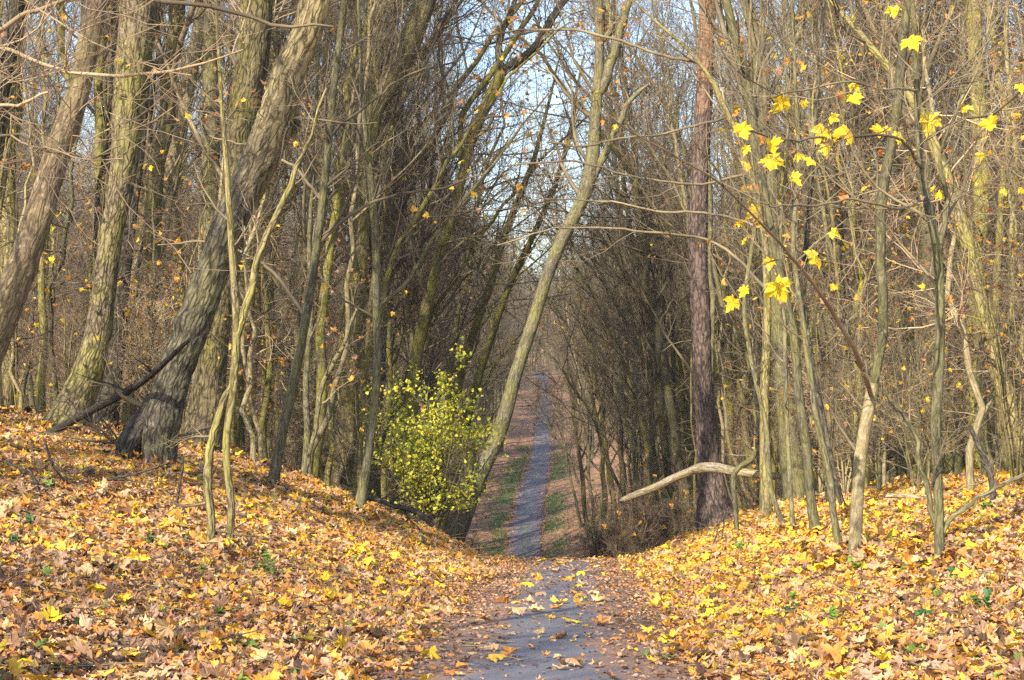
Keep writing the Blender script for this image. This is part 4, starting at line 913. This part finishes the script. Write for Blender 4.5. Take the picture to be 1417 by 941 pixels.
def bits(n, y0, y1, seed):
    rng = np.random.default_rng(seed)
    y = np.sqrt(rng.uniform(y0 ** 2, y1 ** 2, n)); x = rng.uniform(-1, 1, n) * (.31 * y + 1)
    k = np.abs(x - pathx(y)) > HALF - .1; x, y = x[k], y[k]; n = len(x)
    z = ground(x, y) + rng.uniform(.02, .075, n); nr = unit(ground_n(x, y) + rng.normal(0, .5, (n, 3)))
    return leaves_mesh_arrays('low', np.stack([x, y, z], -1), rng.uniform(.02, .06, n), nr, rng, pick(rng, n, [BRN, PINK, DRK, ORA, TAN, GRN], [4, 2.5, 3, 1.5, 2, .8]), .5)
def piles(seed):
    rng = np.random.default_rng(seed); X, Y, H_ = [], [], []
    for k, (root, P, Rd, d) in HERO.items():
        if k in ('OH', 'T0') or d > 40: continue
        rb = float(Rd[3]); n = int(60 + 400 * rb); a = rng.uniform(0, 6.28, n); q = rb * 1.0 + np.abs(rng.normal(0, .16 + rb * .6, n))
        X.append(root.location.x + np.cos(a) * q); Y.append(root.location.y + np.sin(a) * q); H_.append(np.clip(.16 - q * .18 + rb * .2, .01, .2) * rng.random(n))
    x, y, h = np.concatenate(X), np.concatenate(Y), np.concatenate(H_); n = len(x)
    nr = unit(ground_n(x, y) + rng.normal(0, .5, (n, 3)))
    return leaves_mesh_arrays('mid', np.stack([x, y, ground(x, y) + .03 + h], -1), rng.uniform(.07, .14, n), nr, rng, litter_cols(rng, x, y), .45)
def far_drift(n, seed):
    rng = np.random.default_rng(seed); y = rng.uniform(96, 330, n); sg = np.where(rng.random(n) < .5, -1, 1)
    x = pathx(y) + sg * (HALF + .1 - np.abs(rng.normal(0, .28, n)) * (rng.random(n) < .8) * 1.0 - (rng.random(n) < .12) * rng.uniform(0, 1.2, n))
    z = pathz(y) + .035 + rng.uniform(0, .02, n); nr = unit(np.array([0, 0, 1.]) + rng.normal(0, .25, (n, 3)))
    return leaves_mesh_arrays('low', np.stack([x, y, z], -1), rng.uniform(.08, .2, n), nr, rng, pick(rng, n, [BRN, PINK, ORA, TAN], [4, 2, 2, 1]), .3)
def join_litter(parts):
    Vs, Fs, Cs, o = [], [], [], 0
    for V, Fc, c in parts:
        Vs.append(V); Fs.append(Fc + o); Cs.append(c); o += len(V)
    return mesh_from('leaf_litter', np.concatenate(Vs), [np.concatenate(Fs)], False, {'tint': ('FLOAT_COLOR', np.concatenate(Cs))}, [M['litter']])
def crumbs(n, y0, y1, seed):
    rng = np.random.default_rng(seed)
    y = np.sqrt(rng.uniform(y0 ** 2, y1 ** 2, n)); x = pathx(y) + np.where(rng.random(n) < .5, -1, 1) * (1.15 - np.abs(rng.normal(0, .45, n)))
    x = np.clip(x, pathx(y) - 1.3, pathx(y) + 1.3)
    z = pathz(y) + .03 + rng.uniform(0, .008, n); nr = unit(np.array([0, 0, 1.]) + rng.normal(0, .2, (n, 3)))
    return leaves_mesh_arrays('low', np.stack([x, y, z], -1), rng.uniform(.015, .055, n), nr, rng, pick(rng, n, [BRN, PINK, DRK, ORA, TAN], [4, 3, 2, 1.5, 1]), .4)
lit = obj('leaf_litter', join_litter([litter(6500, 9, 14, 'hi', (.06, .14), 601), litter(24000, 9, 17, 'mid', (.04, .12), 602), litter(50000, 15, 32, 'mid', (.055, .14), 603),
                                      litter(20000, 31, 75, 'low', (.12, .22), 604, lift=.1), crumbs(16000, 9, 34, 605), bits(18000, 9, 22, 606), piles(607), far_drift(6000, 608)]))
tag(lit, 'thick carpet of yellow, orange and tan fallen maple leaves', None, None, 'stuff')

# single fallen leaves that can be picked out
def single_leaves():
    rng = np.random.default_rng(66)
    kinds = [('bright yellow', YEL, 3), ('golden', GOLD, 3), ('orange-brown', ORA, 2), ('pale tan', TAN, 3), ('pinkish brown', PINK, 2)]
    def add(x, y, size, ci, where, flat):
        nm, c, _ = kinds[ci]
        s = abs(x - float(pathx(y))) - HALF
        z = (float(pathz(y)) + .035) if s < 0 else float(ground(x, y)) + rng.uniform(.05, .09)
        gn = ground_n(np.array([x]), np.array([y]))[0] if s >= 0 else np.array([0, 0, 1.])
        nr = unit(gn + rng.normal(0, flat, 3))
        V, Fc, cv = leaves_mesh_arrays('hi', np.zeros((1, 3)), np.array([size]), nr[None], rng, np.array([c * rng.uniform(.85, 1.15)]), .3)
        # stalk
        o = obj('fallen_leaf', mesh_from('fallen_leaf', V, [Fc], False, {'tint': ('FLOAT_COLOR', cv)}, [M['litter']])); o.location = (x, y, z + max(0, -V[:, 2].min()) * .6)
        lb = nm + ' fallen maple leaf lying ' + where; tag(o, lb, 'leaf', lb)
    n = 0
    spots = [(775, 845, 1, 'a'), (735, 845, 3, 0), (805, 838, 0, 0), (830, 843, 3, 0), (760, 868, 1, 0), (742, 858, 3, 0), (715, 862, 3, 0), (790, 874, 0, 0), (833, 876, 2, 0), (620, 864, 3, 0), (705, 925, 2, 0), (595, 925, 0, 0), (730, 820, 0, 0), (800, 823, 0, 0),
             (880, 901, 2, 0), (617, 857, 0, 0), (610, 820, 0, 0), (770, 853, 2, 0), (640, 845, 1, 0), (930, 848, 0, 0), (985, 860, 0, 0), (975, 850, 1, 0)]
    for sx, sy, ci, _ in spots:
        d = hit(sx, sy); add((sx - CX) / F * d, d, rng.uniform(.13, .19), ci, 'on the asphalt path' if abs((sx - CX) / F * d - float(pathx(d))) < HALF else 'on the leafy edge of the path', .12); n += 1
    while n < 85:
        y = math.sqrt(rng.uniform(9.5 ** 2, 31 ** 2)); x = float(pathx(y)) + rng.normal(0, .6)
        if abs(x - float(pathx(y))) > HALF: continue
        add(x, y, rng.uniform(.09, .17), int(rng.choice(5, p=[.2, .2, .2, .25, .15])), 'on the asphalt path', .15); n += 1
    while n < 295:
        y = math.sqrt(rng.uniform(10 ** 2, 24 ** 2)); x = rng.uniform(-1, 1) * .3 * y
        if abs(x - float(pathx(y))) < HALF + .2: continue
        add(x, y, rng.uniform(.10, .165), int(rng.choice(5, p=[.28, .3, .16, .18, .08])), "on the oak's bank of the path" if x < float(pathx(y)) else "on the forked maple's bank of the path", .45); n += 1
single_leaves()

# ------------------------------------------------------------------ small green plants, verge grass, bramble
def seedling(x, y, h, seed, label, colr, group=None):
    d = hit(x, y); b = at(x, y, d); rng = np.random.default_rng(seed)
    root = empty('green_seedling', (b[0], b[1], float(ground(b[0], b[1])))); tag(root, label, 'plant', group)
    z0 = np.zeros((1, 2, 3)); z0[0, 1, 2] = .05
    st, sr = spawn(z0, np.full((1, 2), .004), 6, 0, .4, (10, 60), h, 6, .1, .08, 1, rng, .002, .004, .2)
    wd = Wood(); wd.add(st, sr, 4); obj('stem', wd.mesh('stem', M['twig_pale']), root)
    e = st[:, 2:].reshape(-1, 3); n = min(len(e), 22)
    for j in range(n):
        nr = unit(rng.normal(0, .5, 3) + np.array([0, -.3, 1.])); s = np.array([rng.uniform(.04, .08)])
        V, Fc, cv = leaves_mesh_arrays('low', e[j][None], s, nr[None], rng, np.array([colr * rng.uniform(.7, 1.3)]), .2)
        obj('leaf', mesh_from('leaf', V, [Fc], False, {'tint': ('FLOAT_COLOR', cv)}, [M['shrubleaf']]), root)
G1, G2 = np.array((.05, .14, .045)), np.array((.16, .30, .04))
for k, (x, y, h, lab, c) in enumerate([(375, 800, .22, 'bright green seedling below the pale three-stemmed young tree', G2), (40, 730, .12, 'dark green low plant on the leaves below the pale leaning trunk', G1),
        (18, 760, .10, 'small dark green ground plant at the edge of the leafy oak bank', G1), (1025, 765, .16, 'green seedling on yellow leaves below the fallen log', G2), (1185, 790, .12, 'bright green sprig at the foot of the pale smooth trunk', G2),
        (1365, 850, .18, 'dark green leafy plant right of the forked maple foot', G1), (1320, 805, .10, 'small dark green sprig beside the forked maple foot', G1), (1095, 838, .10, 'bright green sprig on sunlit leaves nearer the path than the pale trunk', G2), (225, 860, .08, 'tiny dark green plant among brown leaves', G1), (125, 600, .3, 'lone green leafy shoot between the furrowed trunk and the oak', G2)]):
    seedling(x, y, h, 700 + k, lab, c)

rs_ = np.random.default_rng(97)
for k in range(22):
    x, y = rs_.uniform(10, 560) if k % 2 else rs_.uniform(930, 1405), rs_.uniform(700, 925)
    if k % 2 and x > 420 and y < 760: continue
    lb = "tiny green plant poking through fallen leaves on the " + ("oak's bank" if k % 2 else "forked maple's bank")
    seedling(x, y, rs_.uniform(.04, .12), 800 + k, lb, G1 if rs_.random() < .5 else G2, lb)
def verge():
    rng = np.random.default_rng(91); n = 9000
    y = rng.uniform(92, 185, n); sd_ = np.where(rng.random(n) < .5, -1, 1)
    x = pathx(y) + sd_ * (HALF + .15 + np.abs(rng.normal(0, 1.1, n)))
    k = vnoise(x * .5, y * .25, seed=9) > .35; x, y = x[k], y[k]; n = len(x)
    h = rng.uniform(.08, .3, n); a = rng.uniform(0, 6.28, n); b = np.stack([x, y, ground(x, y)], -1)
    wv = np.stack([np.cos(a), np.sin(a), a * 0], -1) * .03
    tip = b + np.stack([rng.normal(0, .08, n), rng.normal(0, .08, n), h], -1)
    V = np.stack([b - wv, b + wv, tip], 1).reshape(-1, 3); Fc = np.arange(n * 3).reshape(-1, 3)
    cv = np.repeat(np.concatenate([pick(rng, n, [np.array((.10, .17, .04)), np.array((.20, .22, .07))], [3, 1]), np.ones((n, 1))], 1), 3, 0)
    tag(obj('verge_grass', mesh_from('verge_grass', V, [Fc], False, {'tint': ('FLOAT_COLOR', cv)}, [M['shrubleaf']])), 'short green grass along the far path edges', None, None, 'stuff')
verge()
lbB = 'low purplish bare bramble bush in the dip beside the far path'
for (x, y) in [(2.9, 47), (3.5, 49), (4.1, 52), (3.1, 54), (4.5, 56), (3.0, 59), (5.0, 50), (4.1, 62), (3.3, 66), (5.3, 60), (-1.7, 62), (-2.2, 70), (-2.9, 78), (3.6, 74), (4.6, 70), (5.6, 67), (3.2, 82), (4.4, 88), (6.2, 55), (6.0, 75), (-2.6, 66)]:
    place('bramble_bush', shrub[3], ('stem', 'crown', 'foliage'), x, y, random.uniform(0, 6.28), random.uniform(1.0, 1.6), lbB, 'bush', 'bramble bushes in the dip')

# ------------------------------------------------------------------ thin autumn haze
def haze():
    x0, x1, y0, y1, z0, z1 = -310, 310, -85, 905, -25, 40
    V = np.array([(x, y, z) for z in (z0, z1) for y in (y0, y1) for x in (x0, x1)], float)
    Fq = np.array([(0, 2, 3, 1), (4, 5, 7, 6), (0, 1, 5, 4), (2, 6, 7, 3), (0, 4, 6, 2), (1, 3, 7, 5)])
    m, t = newmat('haze'); g = G(t)
    pv = g.n('ShaderNodeVolumePrincipled', {'Color': (.80, .84, .95, 1), 'Density': .0003, 'Anisotropy': .2})
    o = t.nodes.new('ShaderNodeOutputMaterial'); t.links.new(pv.outputs[0], o.inputs['Volume'])
    tag(obj('haze', mesh_from('haze', V, [Fq], False, None, [m])), 'thin bluish autumn haze between the far trees', None, None, 'stuff')
haze()

def twig_litter():
    rng = np.random.default_rng(95); n = 2600
    y = np.sqrt(rng.uniform(9 ** 2, 36 ** 2, n)); x = rng.uniform(-1, 1, n) * (.31 * y + 1)
    k = (np.abs(x - pathx(y)) > HALF - .2) | (rng.random(n) < .25); x, y = x[k], y[k]; n = len(x)
    z = np.where(np.abs(x - pathx(y)) < HALF, pathz(y) + .03, ground(x, y) + .06); a = rng.uniform(0, 6.28, n); L = rng.uniform(.1, .7, n) * np.where(np.abs(x - pathx(y)) < HALF, .4, 1)
    d = np.stack([np.cos(a), np.sin(a), rng.normal(.02, .10, n) * (np.abs(x - pathx(y)) > HALF)], -1)
    pts = [np.stack([x, y, z], -1)]
    for i in range(4):
        d = unit(d + rng.normal(0, .18, d.shape) * np.array([1, 1, .3])); p = pts[-1] + d * (L / 4)[:, None]
        p[:, 2] = np.maximum(p[:, 2], np.where(np.abs(p[:, 0] - pathx(p[:, 1])) < HALF, pathz(p[:, 1]) + .03, ground(p[:, 0], p[:, 1]) + .03)); pts.append(p)
    wd = Wood(); P = np.stack(pts, 1); r = rng.uniform(.002, .008, n); wd.add(P, r[:, None] * np.linspace(1, .4, 5)[None], 3)
    tag(obj('twig_litter', wd.mesh('twig_litter', M['twig'])), 'scattered thin brown twigs lying among the fallen leaves', None, None, 'stuff')
twig_litter()
